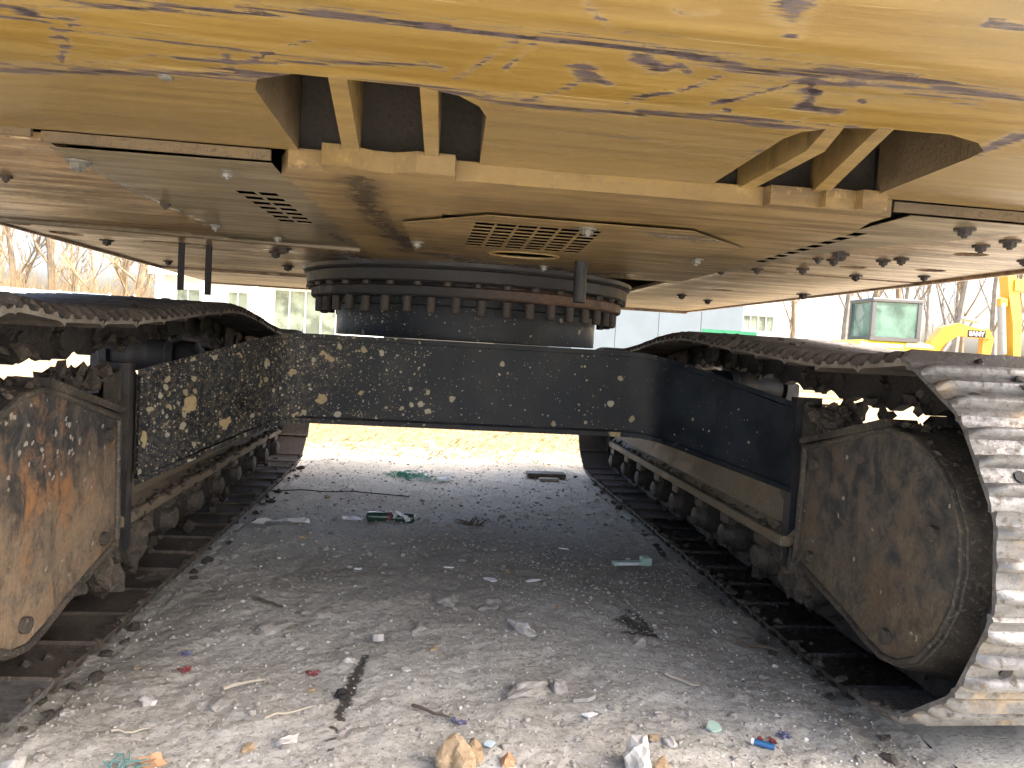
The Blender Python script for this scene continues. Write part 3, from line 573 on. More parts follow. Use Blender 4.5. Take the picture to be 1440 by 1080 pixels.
# slewing ring
RC = (.015, 3.1); k = 72
part(MB().lathe([(.668, 1.0655), (.665, 1.052), (.60, 1.052), (.60, 1.0655)], (RC[0], RC[1], 0), seg=80), 'ring_mount', 'ring')
sr = part(MB().lathe([(.66, 1.052), (.662, 1.045), (.652, 1.04), (.652, 1.005), (.645, .999), (.60, .999)], (RC[0], RC[1], 0), seg=96), 'slewing_ring', 'ring')
sr2 = MB().lathe([(.628, .988), (.632, .984), (.632, .958), (.626, .952), (.55, .952)], (RC[0], RC[1], 0), seg=96); sr2.lathe([(.60, .999), (.60, .988)], (RC[0], RC[1], 0), seg=64)
rr = part(sr2, 'outer_race', 'rusty', sr)
bm1 = MB().lathe([(.0165, 0), (.0165, -.050), (.013, -.053)], (0, 0, 0), seg=10); b0 = None
for i in range(44):
    a = 2*PI*i/44+.03; x, y = RC[0]+.598*math.cos(a), RC[1]+.598*math.sin(a)
    if b0 is None: b0 = bm1.build('ring_bolt', 'darkbolt'); b0.parent = sr; o = b0
    else: o = b0.copy(); COL.objects.link(o)
    o.location = Vector((x, y, .952+random.uniform(-.004, .002)))-Vector((0, 3.1, 0))
nb = MB().lathe([(.014, 0), (.014, -.012)], (0, 0, 0), seg=6, sm=False); b0 = None
for i in range(40):
    a = 2*PI*i/40; x, y = RC[0]+.638*math.cos(a), RC[1]+.638*math.sin(a)
    if b0 is None: b0 = nb.build('race_nut', 'darkbolt'); b0.parent = sr; o = b0
    else: o = b0.copy(); COL.objects.link(o)
    o.location = Vector((x, y, .999))-Vector((0, 3.1, 0))
part(MB().lathe([(.545, .952), (.545, .93), (.53, .925), (.53, .812)], (RC[0], RC[1], 0), seg=80), 'drum', 'drum')

# carbody: boxed body with four sloping legs
CX = .015
def zt(y): return .806
TOPC = [(-.655, 2.47), (-.638, 2.50), (-.612, 2.525), (-.575, 2.543), (-.52, 2.55), (.56, 2.55), (.615, 2.543), (.655, 2.525), (.683, 2.50), (.70, 2.47), (.935, 2.055), (.935, 2.36), (.70, 2.85), (.70, 3.35), (.93, 3.84), (.93, 4.15), (.64, 3.65), (-.60, 3.65), (-.89, 4.15), (-.89, 3.84), (-.66, 3.35), (-.66, 2.85), (-.89, 2.36), (-.89, 2.055)]
def legz(x, lo, hi): 
    e = np.clip((abs(x-CX)-.56)/.345, 0, 1); e = e*e*(1.6-.6*e); return lo+(hi-lo)*e+(.045*e if (hi < .5 and x > 0) else 0)
def slab(pts, z_lo, z_hi, th, ov=0):
    P = [Vector(p) for p in pts]; ed = [(i, (i+1) % len(P)) for i in range(len(P))]
    V_, _, F_, _, _, _ = delaunay_2d_cdt(P, ed, [], 0, 1e-6); F_ = [f for f in F_ if inpoly(np.array([np.mean([V_[i] for i in f], axis=0)]), pts)[0]]
    b = MB(); nn = len(V_); vs = [(v.x, v.y, legz(v.x, z_lo, z_hi)) for v in V_]; vs += [(x, y, z+th) for x, y, z in vs]
    fs = [tuple(reversed(f)) for f in F_]+[tuple(i+nn for i in f) for f in F_]; cnt = {(f[i], f[(i+1) % len(f)]) for f in F_ for i in range(len(f))}
    fs += [(a, b_, b_+nn, a+nn) for a, b_ in cnt if (b_, a) not in cnt]
    return b.add(vs, fs, False)
ovp = [(x*1.0, y+(-.018 if y < 3.1 else .018)) for x, y in TOPC]
part(slab(ovp, .790, .668, .016), 'top_plate', 'carbody'); part(slab(ovp, .505, .375, .016), 'bottom_plate', 'carbody')
def web(a, b, nseg=10, sm=True):
    m = MB(); vs = []; fs = []
    dx, dy = b[0]-a[0], b[1]-a[1]; L = math.hypot(dx, dy); nx, ny = dy/L*.014, -dx/L*.014
    for i in range(nseg+1):
        t = i/nseg; x, y = a[0]+dx*t, a[1]+dy*t; zl = legz(x, .505, .375)+.016; zh = legz(x, .790, .668)
        vs += [(x, y, zl), (x, y, zh), (x-nx, y-ny, zh), (x-nx, y-ny, zl)]
    for i in range(nseg):
        for j in range(4): fs.append((i*4+j, i*4+(j+1) % 4, i*4+4+(j+1) % 4, i*4+4+j))
    fs += [(3, 2, 1, 0), tuple(nseg*4+j for j in range(4))]
    return m.add(vs, fs, False)
def ribbon_web(pts):
    P = []
    for a, b in zip(pts[:-1], pts[1:]):
        k_ = max(1, int(math.dist(a, b)/.06)); P += [(a[0]+(b[0]-a[0])*i/k_, a[1]+(b[1]-a[1])*i/k_) for i in range(k_)]
    P.append(pts[-1]); vs = []; fs = []
    for i, p in enumerate(P):
        a, b = P[max(i-1, 0)], P[min(i+1, len(P)-1)]; L = math.dist(a, b); nx, ny = (b[1]-a[1])/L*.014, -(b[0]-a[0])/L*.014
        zl = legz(p[0], .505, .375)+.0145; zh = legz(p[0], .790, .668)+.001
        vs += [(p[0], p[1], zl), (p[0], p[1], zh), (p[0]-nx, p[1]-ny, zh), (p[0]-nx, p[1]-ny, zl)]
    for i in range(len(P)-1):
        for j in range(4): fs.append((i*4+j, i*4+(j+1) % 4, i*4+4+(j+1) % 4, i*4+4+j))
    return MB().add(vs, fs, True)
part(ribbon_web([TOPC[-1]]+TOPC[:11]), 'rear_web', 'carbody')
for i in range(10, len(TOPC)-1):
    a, b = TOPC[i], TOPC[(i+1) % len(TOPC)]
    if abs(a[0]-b[0]) < .01 and abs(a[0]) > .85: continue
    part(web(a, b), 'side_web', 'carbody')
# grease fitting blocks and weld line on the rear web
part(MB().tube([(-.60+1.24*i/12, 2.548, .522) for i in range(13)], .005, 6), 'weld_bead', 'blacksteel')

# ---------------- track gear, both sides
def bez_path(dz, left):
    P = [(1.62, .042), (2.2, .042), (3.0, .042), (3.9, .042), (4.42, .042)]
    c, r = (4.52, .415), .373
    for a in range(-80, 90, 20): P.append((c[0]+r*math.cos(R(a)), c[1]+r*math.sin(R(a))))
    P += [(4.35, .790), (4.0, .783), (3.62, .812+dz*.4), (3.30, .848+dz*.6), (3.10, .862+dz), (2.92, .866+dz), (2.7, .853+dz), (2.35, .826+dz), (2.0, .802+dz*.8), (1.72, .790+dz*.5)]
    c, r = (1.465, .432) if left else (1.57, .430), .385
    if left: P[-1] = (1.62, .798); P.insert(0, (1.45, .044))
    for a in range(98, 262, 18): P.append((c[0]+r*math.cos(R(a)), c[1]+r*math.sin(R(a))))
    return P
def smooth_closed(P, per=14):
    out = []; n_ = len(P)
    for i in range(n_):
        p0, p1, p2, p3 = [np.array(P[(i+k_) % n_]) for k_ in (-1, 0, 1, 2)]
        for t in np.linspace(0, 1, per, endpoint=False):
            out.append(.5*((2*p1)+(-p0+p2)*t+(2*p0-5*p1+4*p2-p3)*t*t+(-p0+3*p1-3*p2+p3)*t**3))
    return np.array(out)
# shoe cross-section: (s along travel, h outward); three grousers, lapped lips, wavy outer face
SH = [(-.094, -.011), (-.100, -.004), (-.094, .010), (-.082, .006), (-.070, .008), (-.065, .024), (-.060, .028), (-.054, .028), (-.049, .024), (-.044, .010), (-.030, .009), (-.013, .010), (-.008, .024), (-.003, .028), (.003, .028), (.008, .024), (.013, .010), (.030, .009), (.043, .010),
      (.048, .024), (.053, .028), (.059, .028), (.064, .024), (.069, .009), (.084, .008), (.095, .002), (.093, -.006), (.080, 0), (-.070, 0), (-.084, -.004)]
def shoe_mesh(mat, W=.60, seed=1):
    gk = 1.0 if mat == 'silvershoe' else 1.35
    rnd = random.Random(seed); m = MB(); xs = [-W/2, -W/2+.012, -W/2+.03, -.10, .10, W/2-.03, W/2-.012, W/2]; vs = []; k_ = len(SH)
    for xi, x in enumerate(xs):
        for s_, h_ in SH:
            e = 1.0
            if xi in (0, 7): e = .45 if h_ > .02 else .9
            if xi in (1, 6): e = .85 if h_ > .02 else 1
            hh = (h_*gk if h_ > .02 else h_)*e+(rnd.uniform(-.0015, .0015) if h_ > .02 else 0); vs.append((x, s_+(rnd.uniform(-.001, .001)), hh))
    fs = []
    for i in range(len(xs)-1):
        for j in range(k_): fs.append((i*k_+j, (i+1)*k_+j, (i+1)*k_+(j+1) % k_, i*k_+(j+1) % k_))
    m.mat(mat).add(vs, fs, False); m.mat('shoe_edge' if mat == 'topshoe' else mat).add(vs[:k_], [tuple(range(k_))]); m.add(vs[-k_:], [tuple(range(k_-1, -1, -1))])
    m.mat('dark')
    for x in (-W/2+.075, W/2-.075):                               # mud-relief / bolt holes on the outer face
        m.lathe([(.0125, .004), (.0125, .0125)], (x, .029, 0), seg=14)
    m.mat(mat)
    for x in (-.085, .085):
        for s_ in (-.035, .03): m.lathe([(.013, .004), (.013, .019), (.010, .021)], (x, s_, 0), seg=6, sm=False)
    return m
def mesh_only(m, name):
    o = m.build(name); me = o.data; bpy.data.objects.remove(o); return me
SHM = {k_: [mesh_only(shoe_mesh(k_, seed=q), 'track_shoe') for q in range(2)] for k_ in ('shoe', 'silvershoe', 'topshoe', 'oilyshoe')}
def track(side, xc, dz):
    P = smooth_closed(bez_path(dz, side < 0)); Q = np.vstack([P, P[:1]]); seg = np.linalg.norm(np.diff(Q, axis=0), axis=1); cum = np.concatenate([[0], np.cumsum(seg)]); L = cum[-1]
    n_ = int(round(L/.188)); pitch = L/n_
    chain = MB(); frames = []
    for i in range(n_):
        s_ = (i+.35)*pitch
        def at(q): q %= L; return np.array([np.interp(q, cum, Q[:, 0]), np.interp(q, cum, Q[:, 1])])
        p = (at(s_-pitch*.45)+at(s_+pitch*.45))/2; t = at(s_+pitch*.45)-at(s_-pitch*.45); t /= np.linalg.norm(t); nrm = np.array([t[1], -t[0]])
        mx = Matrix(((1, 0, 0, xc), (0, t[0], nrm[0], p[0]), (0, t[1], nrm[1], p[1]), (0, 0, 0, 1)))
        if mx.determinant() < 0: pass
        frames.append((mx, p, t, nrm))
        for sx in (-.088, .088):                                  # two link plates with rounded, overlapping ends
            th = .018; prof = [(-.118, -.045), (-.105, -.088), (-.07, -.104), (-.035, -.088), (0, -.083), (.035, -.088), (.07, -.104), (.105, -.088), (.118, -.045), (.08, -.004), (-.08, -.004)]
            off = .010 if i % 2 else -.004
            vs = [mx @ Vector((sx+off*(1 if sx > 0 else -1)+e_, a, b)) for e_ in (-th, th) for a, b in prof]; kk = len(prof)
            chain.add(vs, [tuple(range(kk)), tuple(range(2*kk-1, kk-1, -1))]+[(j, (j+1) % kk, (j+1) % kk+kk, j+kk) for j in range(kk)], False)
        vs = [mx @ Vector(q_) for q_ in ((-.095, -.096, -.006), (.095, -.096, -.006), (.10, .096, -.006), (-.095, .096, -.006), (-.088, -.096, -.088), (.09, -.096, -.08), (.086, .096, -.09), (-.09, .096, -.078))]
        chain.add(vs, [(0, 1, 2, 3), (7, 6, 5, 4), (0, 4, 5, 1), (1, 5, 6, 2), (2, 6, 7, 3), (3, 7, 4, 0)])
        a = mx @ Vector((-.125, -.094, -.052)); b = mx @ Vector((.125, -.094, -.052)); chain.tube([a, b], .026, 8)
    ch = chain.build('crawler_track', 'chain', EX)
    for mx, p, t, nrm in frames:
        rear = p[0] < 1.62 and p[1] > .02; top = p[1] > .7
        if rear: key = 'silvershoe' if p[0] < 1.55 else ('topshoe' if top else 'silvershoe')
        else: key = 'topshoe' if (top or p[0] > 4.4) else ('shoe' if side < 0 or p[0] > 3.3 else 'oilyshoe')
        if side < 0 and rear and p[1] > .45: key = 'topshoe'
        o = bpy.data.objects.new('track_shoe', random.choice(SHM[key])); COL.objects.link(o); o.parent = ch
        jit = Matrix.Rotation(random.uniform(-.012, .012), 4, 'X') @ Matrix.Translation((random.uniform(-.004, .004), 0, 0))
        o.matrix_local = Matrix.Translation(-Vector((0, 3.1, 0))) @ mx @ Matrix.Diagonal((-1, 1, 1, 1)) @ jit
    sg = side
    # track frame and its lower flange
    x_in = xc-sg*.235; X = lambda a: xc+sg*a                      # a measured outwards from the chain line
    def bx(m, a0, a1, *r, **k_): x0, x1 = sorted((X(a0), X(a1))); return m.box(x0, x1, *r, **k_)
    fr = MB(); xa = [X(-.20), X(-.245), X(-.16), X(.16), X(.20)]
    prof = [(-.245, .295), (-.225, .315), (-.20, .47), (-.14, .60), (.14, .60), (.20, .45), (.23, .30)]
    pr = [(X(a), z) for a, z in prof]; fr.prism(pr, 2.03, 4.15, 'y')
    F = fr.build('track_frame', 'rail', EX)
    part(bx(MB(), -.268, .25, 2.03, 4.12, .262, .294, bev=.004), 'lower_flange', 'rail', F)
    # bottom rollers, bearing caps and hanging brackets
    for y in np.arange(1.98, 4.3, .275):
        m = MB().lathe([(.05, -.205), (.062, -.185), (.062, -.155), (.090, -.150), (.098, -.135), (.098, -.115), (.078, -.108), (.078, -.05), (.085, -.04), (.085, .04), (.078, .05), (.078, .108), (.098, .115), (.098, .135), (.090, .15), (.062, .155), (.062, .185), (.05, .205)], (xc, y, .172), 'x', 22)
        rl = part(m, 'track_roller', 'chain', F)
        y_ = y+random.uniform(-.02, .02)
        part(bx(MB(), -.228, -.200, y_-.04, y_+.04, .205, .262, bev=.008).prism([(y_-.045, .262), (y_+.045, .262), (y_+.030, .15), (y_, .125), (y_-.03, .15)], *sorted((X(-.20), X(-.215))), 'x').lathe([(.018, -.245), (.034, -.238), (.046, -.20), (.05, -.17)] if sg > 0 else [(.05, .17), (.046, .20), (.034, .238), (.018, .245)], (xc, y, .172), 'x', 12), 'roller_bracket', 'rim', rl)
    m = MB()
    for y in (2.12, 2.62, 3.2): m.lump((X(-.225), y, .15), .055, 2, .5, (.7, 1.3, 1.2))
    # carrier roller with post
    for y in (2.86, 4.05):
        z = .696 if y < 3 else .64
        m = MB().lathe([(.03, -.20), (.055, -.19), (.058, -.13), (.078, -.125), (.078, -.10), (.062, -.09), (.062, .09), (.078, .10), (.078, .125), (.058, .13), (.03, .16)] if sg > 0 else [(.03, -.16), (.058, -.13), (.078, -.125), (.078, -.10), (.062, -.09), (.062, .09), (.078, .10), (.078, .125), (.058, .13), (.055, .19), (.03, .20)], (xc, y, z), 'x', 26)
        cr = part(m, 'carrier_roller', 'blacksteel', F)
        part(bx(MB(), .10, .17, y-.04, y+.04, .58, z+.02, bev=.006), 'roller_post', 'blacksteel', cr)
    # guard plates and front idler, rear sprocket
    part(MB().lathe([(.10, -.12), (.12, -.10), (.27, -.07), (.28, -.09), (.325, -.085), (.33, -.045), (.355, -.04), (.355, .04), (.33, .045), (.325, .085), (.28, .09), (.27, .07), (.12, .10), (.10, .12)], (xc, 4.52, .41), 'x', 40), 'idler_wheel', 'topshoe', F)
    teeth = []
    for j in range(21):
        a = 2*PI*j/21
        for da, r_ in ((-.11, .285), (-.05, .335), (.05, .335), (.11, .285)): teeth.append((1.565+r_*math.cos(a+da), .412+r_*math.sin(a+da)))
    part(MB().prism(teeth, xc-.03, xc+.03, 'x'), 'sprocket', 'blacksteel', F)
    # upright flange where the leg meets the frame
    xf = -.91 if sg < 0 else .935
    x0, x1 = sorted((xf, xf+sg*.075)); part(MB().prism([(2.035, .20), (2.075, .20), (2.075, .70), (2.035, .70)], x0-sg*0, x1, 'x'), 'leg_flange', 'blacksteel', F)
    gus = MB().prism([(1.99, .675), (2.10, .695), (2.20, .62), (2.14, .40), (2.0, .30), (1.99, .30)], *sorted((xf+sg*.02, xf+sg*.045)), 'x')
    part(gus, 'gusset', 'rim', F)
    # motor guard: flat cover plate in a rounded hull
    O = [(1.975, .565), (1.80, .612), (1.66, .652), (1.60, .662), (1.52, .652), (1.45, .618), (1.395, .565), (1.355, .49), (1.345, .41), (1.357, .33), (1.395, .252), (1.45, .180), (1.51, .145), (1.565, .135), (1.63, .148), (1.70, .172), (1.95, .232), (1.985, .245)]
    O = [(q[0]-.018*np.clip((1.7-q[0])/.3, 0, 1), q[1]) for q in O]
    cc = np.array([1.66, .40]); hull = MB(); vs = []; xsx = [(0, 1.0), (.004, 1.022), (.018, 1.035), (.05, 1.06), (.10, 1.10), (.16, 1.135), (.22, 1.13), (.235, .6)]; kk = len(O)
    for dx_, sc_ in xsx:
        for q in O:
            v = (np.array(q)-cc)*np.array([sc_ if q[0] < 1.9 else 1.0, sc_ if q[1] < .4 else 1+(sc_-1)*.25])+cc; vs.append((xf+sg*dx_, v[0], v[1]))
    fs = [(i*kk+j, i*kk+(j+1) % kk, (i+1)*kk+(j+1) % kk, (i+1)*kk+j) for i in range(len(xsx)-1) for j in range(kk)]
    hull.add(vs, fs, True); G = hull.build('motor_guard', 'rim', EX)
    ins = [tuple((np.array(q)-cc)*.965+cc) for q in O]
    part(MB().prism(ins, *sorted((xf+sg*.001, xf+sg*.02)), 'x'), 'cover_plate', 'cover', G)
    rimm = MB(); loop = [Vector((xf-sg*.001, *((np.array(q)-cc)*.985+cc))) for q in O+[O[0]]]; rimm.tube(loop, .0085, 8, False)
    part(rimm, 'edge_bead', 'rim', G)
    part(MB().prism([(1.60, .664), (1.985, .572), (1.99, .586), (1.61, .682)], *sorted((xf-sg*.012, xf+sg*.075)), 'x'), 'top_ledge', 'rim', G)
    for y, z in ((1.91, .525), (1.42, .46), (1.545, .19), (1.90, .27)):
        part(MB().lathe([(.017, 0), (.017, .012), (.010, .014)] if sg < 0 else [(.010, -.014), (.017, -.012), (.017, 0)], (xf, y, z), 'x', 14), 'cover_bolt', 'rim', G)
    part(bx(MB(), -.20, .20, 1.30, 2.04, .25, .58, bev=.04), 'motor_case', 'dark', G)
    return F, G, frames
FL, GL, frL = track(-1, -1.18, .002)
FR, GR, frR = track(1, 1.18, 0)
# mud caked on the track edges, ledges and guards (nobody could count the lumps)
def mudstuff(name, mat, fn, lab=None):
    m = MB(); fn(m); o = m.build(name, mat, EX); o['kind'] = 'stuff'; return o
def mud1(m):
    rnd = random.Random(3)
    for fr, xe in ((frL, -.885), (frR, .885)):
        sg = 1 if xe > 0 else -1
        for mx, p, t, nrm in fr:
            top = p[1] > .7; low = p[1] < .1
            for q in range(6 if low else 8):
                a = rnd.uniform(-.095, .095); r_ = rnd.uniform(.004, .016 if low else .012)
                if low: 
                    dx_ = rnd.choice((0, 0, 0, rnd.uniform(0, .16))); m.lump(mx @ Vector((-mx[0][3]+xe+sg*dx_, a, -.004)), r_*.9, 1, .6, (1.2, 1, .6))
                elif top: m.lump(mx @ Vector((-mx[0][3]+xe+sg*rnd.uniform(.03, .55), a, .022 if rnd.random() < .7 else .036)), r_*1.15, 1, .6, (1.5, 1, .6))
            if top:
                for q in range(5):                                # mud hanging in the chain
                    m.lump(mx @ Vector((-mx[0][3]+xe+sg*rnd.uniform(.12, .30), rnd.uniform(-.1, .1), rnd.uniform(-.05, -.095))), rnd.uniform(.007, .019), 1, .8)
def mud2(m):
    rnd = random.Random(5)
    for xf, sg in ((-.91, -1), (.935, 1)):
        for q in range(260):
            y = rnd.uniform(1.36, 2.06); z = np.interp(y, [1.36, 1.42, 1.5, 1.6, 1.99, 2.1], [.55, .61, .65, .672, .59, .62]); m.lump((xf+sg*rnd.uniform(.01, .19), y, z+rnd.uniform(-.008, .006)), rnd.uniform(.004, .012), 1, .9, (1, 1, .8))
        for q in range(26): m.lump((xf+sg*rnd.uniform(.03, .17), rnd.uniform(1.86, 2.07), rnd.uniform(.63, .675)), rnd.uniform(.012, .026), 2, .9)
        for q in range(160):                                       # along flange, rollers
            y = rnd.uniform(2.1, 4.1); m.lump((xf+sg*rnd.uniform(-.01, .03), y, rnd.choice((.262, .296, .30))+rnd.uniform(-.006, .006)), rnd.uniform(.004, .013), 1, .7)
        for q in range(90): m.lump((xf+sg*rnd.uniform(.07, .16), rnd.uniform(2.0, 4.2), rnd.uniform(.06, .20)), rnd.uniform(.008, .024), 1, .8)
        for q in range(34): m.lump((xf+sg*rnd.uniform(.02, .10), rnd.uniform(1.95, 2.25), rnd.uniform(.14, .27)), rnd.uniform(.02, .045), 2, .6, (.8, 1, 1.3))
mudstuff('caked_mud', 'mud', mud1); mudstuff('caked_mud', 'mud', mud2)
def clods(m):
    rnd = random.Random(9)
    for q in range(90):
        x = rnd.choice((-1, 1))*(.87+rnd.gauss(0, .022)); y = rnd.uniform(1.3, 4.6); m.lump((x, y, gz(x, y)+.006), rnd.uniform(.004, .018), 1, .7, (1.2, 1, .7))
mudstuff('caked_mud', 'mud', clods)

# house, cab and boom above the deck (they cast the shade under the machine)
H = MB().mat('yellow').box(-.42, 1.42, 1.24, 3.75, 1.222, 2.25, bev=.05); part(H, 'engine_house', 'yellow')
part(MB().box(-1.40, -.44, 1.24, 2.75, 1.222, 1.95, bev=.05), 'side_cabinet', 'yellow')
cabp = [(2.80, 1.222), (4.50, 1.222), (4.55, 1.75), (4.30, 2.85), (4.15, 2.95), (2.90, 2.95), (2.80, 2.85)]
cb = part(MB().prism(cabp, -1.40, -.46, 'x'), 'cab', 'cabf')
part(MB().prism([(2.92, 1.85), (4.42, 1.85), (4.20, 2.80), (2.92, 2.80)], -1.408, -1.402, 'x'), 'window', 'glass', cb)
bpoly = [(3.7, 1.3), (3.95, 1.25), (5.6, 3.3), (7.3, 3.75), (9.0, 3.1), (9.05, 3.3), (7.3, 4.3), (5.3, 3.85), (3.55, 1.7)]
part(MB().prism(bpoly, -.12, .30, 'x'), 'boom', 'yellow')
part(MB().prism([(8.75, 3.7), (9.15, 3.75), (9.3, 1.3), (9.1, 1.25)], -.06, .24, 'x'), 'arm', 'yellow')
part(MB().prism([(9.0, 1.35), (9.4, 1.3), (9.6, .6), (9.2, .05), (8.7, .1), (8.5, .55), (8.9, .5)], -.45, .63, 'x'), 'bucket', 'rim')

# ------------------------------------------------------------------ things lying on the dirt
def single(mb, name, mat, label, cat, group=None, parent=None):
    o = mb.build(name, mat); me = o.data; c = np.array([v.co for v in me.vertices]); b = Vector((float(c[:, 0].mean()), float(c[:, 1].mean()), float(c[:, 2].min())))
    me.transform(Matrix.Translation(-b)); o.location = b; return tag(o, label, cat, group)
def stone(x, y, r, sq, mat, label, seed, group=None, rough=.45, lift=.35, name='stone'):
    return single(MB().lump((x, y, gz(x, y)+r*sq[2]*lift), r, 3 if r > .03 else 2, rough, sq, seed), name, mat, label, 'stone', group)
stone(-.045, 1.345, .040, (1, .8, 1.0), 'tanstone', 'largest tan rock at the bottom centre of the ground', 1.3, lift=.5)
stone(-.006, 1.395, .022, (1, .8, 1.1), 'tanstone', 'small tan stone leaning behind the largest tan rock', 2.1)
stone(.308, 1.345, .034, (.95, .8, 1.25), 'whitestone', 'large white rock at the bottom edge of the ground', 4.2, lift=.5)
stone(.352, 1.335, .019, (1, .8, 1), 'tanstone', 'tan pebble touching the right side of the large white rock', 5.7)
stone(.058, 1.375, .016, (1.2, .8, .7), 'orange', 'rusty orange pebble lying on the white lime dust', 2.9)
stone(.405, 1.445, .015, (1.1, .9, .7), 'whitestone', 'chalk white square chip right behind the large white rock', 6.1)
stone(.132, 1.665, .040, (1.3, .7, .42), 'stone', 'flat wide grey stone in the middle foreground', 7.7)
stone(.215, 1.70, .024, (1, .9, .6), 'stone', 'rounded grey stone right of the flat wide grey stone', 8.8)
stone(.171, 2.045, .036, (1.3, .6, .42), 'whitestone', 'pale brick-shaped stone in the middle of the shaded dirt', 9.3)
stone(.098, 2.275, .040, (1.1, .8, .45), 'stone', 'flat grey stone behind the pale brick-shaped stone', 10.4)
stone(-.04, 2.30, .036, (1, .9, .5), 'stone', 'dark speckled stone left of the flat grey stone', 11.9)
stone(-.518, 2.046, .038, (1.2, .9, .5), 'stone', 'angular grey stone near the left track', 12.2)
stone(-.408, 2.17, .034, (1.3, .9, .35), 'stone', 'wide flat stone beyond the angular grey stone on the left', 13.5)
stone(-.54, 1.61, .024, (1.3, .8, .45), 'stone', 'beige flat stone on the left foreground dirt', 14.1)
stone(-.694, 1.62, .020, (1.2, .8, .5), 'whitestone', 'whitish stone left of the beige flat stone', 15.6)
stone(-.284, 1.645, .017, (1.1, 1, .7), 'dark', 'round black oily stone in the oil drip trail', 16.6)
stone(-.84, 1.385, .022, (1.2, .8, .6), 'whitestone', 'pale stone at the far left of the foreground', 17.3)
stone(-.602, 1.392, .018, (1.2, .8, .7), 'orange', 'orange brick chip beside the teal net scrap', 18.4)
stone(.487, 1.955, .026, (1.2, .8, .6), 'stone', 'grey stone with a dark shadow right of centre', 19.9)
stone(-.12, 2.06, .028, (1.5, .6, .4), 'stone', 'long narrow grey stone left of the pale brick-shaped stone', 20.4)
stone(-.371, 1.46, .018, (1.3, .9, .4), 'whitestone', 'whitish flat stone right of the lowest pale twig', 21.2)
stone(.885, 3.16, .045, (1.2, .6, .2), 'stone', 'dark flat shard close to the right track', 22.4)
rnd = random.Random(21)
meshes = [mesh_only(MB().lump((0, 0, .3*.3), 1, 2, .5, (rnd.uniform(.9, 1.3), rnd.uniform(.7, 1), rnd.uniform(.45, .8)), q*3.3), 'loose_stone') for q in range(8)]
for q, me in enumerate(meshes): me.materials.clear(); me.materials.append(M[('stone', 'stone', 'stone', 'whitestone', 'stone', 'gravel', 'tanstone', 'stone')[q]])
for q in range(110):
    y = 1.33+2.6*rnd.random()**1.5; x = rnd.uniform(-.85, .85)
    o = bpy.data.objects.new('loose_stone', rnd.choice(meshes)); COL.objects.link(o); r = rnd.uniform(.005, .013)*(1+.1*(y-1.3)); o.scale = (r, r, r)
    o.location = (x, y, gz(x, y)+r*.1); o.rotation_euler = (0, 0, rnd.uniform(0, 6))
    tag(o, 'small loose stone scattered on the dirt between the tracks', 'stone', 'small loose stones on the dirt')
gv = MB()
for q in range(12000):
    y = 1.28+4.2*rnd.random()**1.8; x = rnd.uniform(-.95, .95) if rnd.random() < .9 else rnd.gauss(.35, .25)
    r = rnd.uniform(.0012, .0034)*(1 if rnd.random() < .9 else 1.9); gv.mat(('gravel', 'stone', 'whitestone', 'ground')[min(3, int(rnd.random()**1.7*3.6))]).lump((x, y, gz(x, y)+r*.3), r, 1, .5, (1.2, .9, .7), q*.37)
o = gv.build('gravel'); o['kind'] = 'stuff'
gv = MB()
for q in range(700):
    k_ = rnd.random(); x = (rnd.gauss(.12, .35) if k_ < .5 else rnd.uniform(-.85, .85)); y = rnd.gauss(3.05, .22) if k_ < .5 else rnd.uniform(2.3, 5.2); r = rnd.uniform(.003, .009)
    if abs(x) < .86: gv.lump((x, y, gz(x, y)+r*.2), r, 1, .6, (1.3, 1, .7), q*.7)
o = gv.build('dirt_clods', 'gravel'); o['kind'] = 'stuff'

def ribbon(pts, wd, th, jit=.0, seed=0):
    """crumpled strip of film"""
    rn = random.Random(seed); m = MB(); vs = []
    for i, (x, y) in enumerate(pts):
        a = Vector(pts[min(i+1, len(pts)-1)])-Vector(pts[max(i-1, 0)]); a.normalize(); n_ = Vector((-a.y, a.x)); w_ = wd*(rn.uniform(.5, 1) if 0 < i < len(pts)-1 else .25)
        for k_ in (-1, 0, 1): vs.append((x+n_.x*w_*k_+rn.uniform(-jit, jit), y+n_.y*w_*k_, gz(x, y)+.006+rn.uniform(0, th)+(th*.6 if k_ == 0 else 0)))
    fs = []
    for i in range(len(pts)-1):
        for j in range(2): fs.append((i*3+j, i*3+j+1, i*3+4+j, i*3+3+j))
    nn = len(vs); vs += [(x, y, z-.002) for x, y, z in vs]; fs += [tuple(nn+i for i in f[::-1]) for f in fs]
    return m.add(vs, fs, False)
def line(a, b, k=8, j=.01, seed=0):
    rn = random.Random(seed); return [(a[0]+(b[0]-a[0])*i/k, a[1]+(b[1]-a[1])*i/k+rn.uniform(-j, j)) for i in range(k+1)]
single(ribbon(line((-.83, 3.13), (-.60, 3.19), 8, .015, 1), .03, .012, .01, 1), 'plastic_strip', 'white', 'crumpled pale plastic strip lying beside the left track', 'plastic scrap')
def net(x, y, w_, h_, n_, mat, label, seed):
    rn = random.Random(seed); m = MB()
    for q in range(n_):
        px, py = x+rn.gauss(0, w_), y+rn.gauss(0, h_); P = []; an = rn.uniform(0, 6)
        for i in range(5): P.append((px, py, gz(px, py)+.004+rn.uniform(0, .016))); an += rn.uniform(-.9, .9); px += math.cos(an)*.016; py += math.sin(an)*.02
        m.tube(P, .0014+.0004*(mat == 'green'), 4, False)
    return single(m, 'net_scrap', mat, label, 'net scrap')
net(-.24, 4.40, .04, .04, 80, 'green', 'bright green net scrap lying on the far shaded dirt', 1).scale = (1.2, 1, 1)
net(-.10, 4.30, .035, .03, 40, 'greenw', 'pale shredded film beside the bright green net scrap', 2)
net(-.64, 1.335, .016, .007, 24, 'teal', 'teal net threads at the bottom left of the dirt', 3)
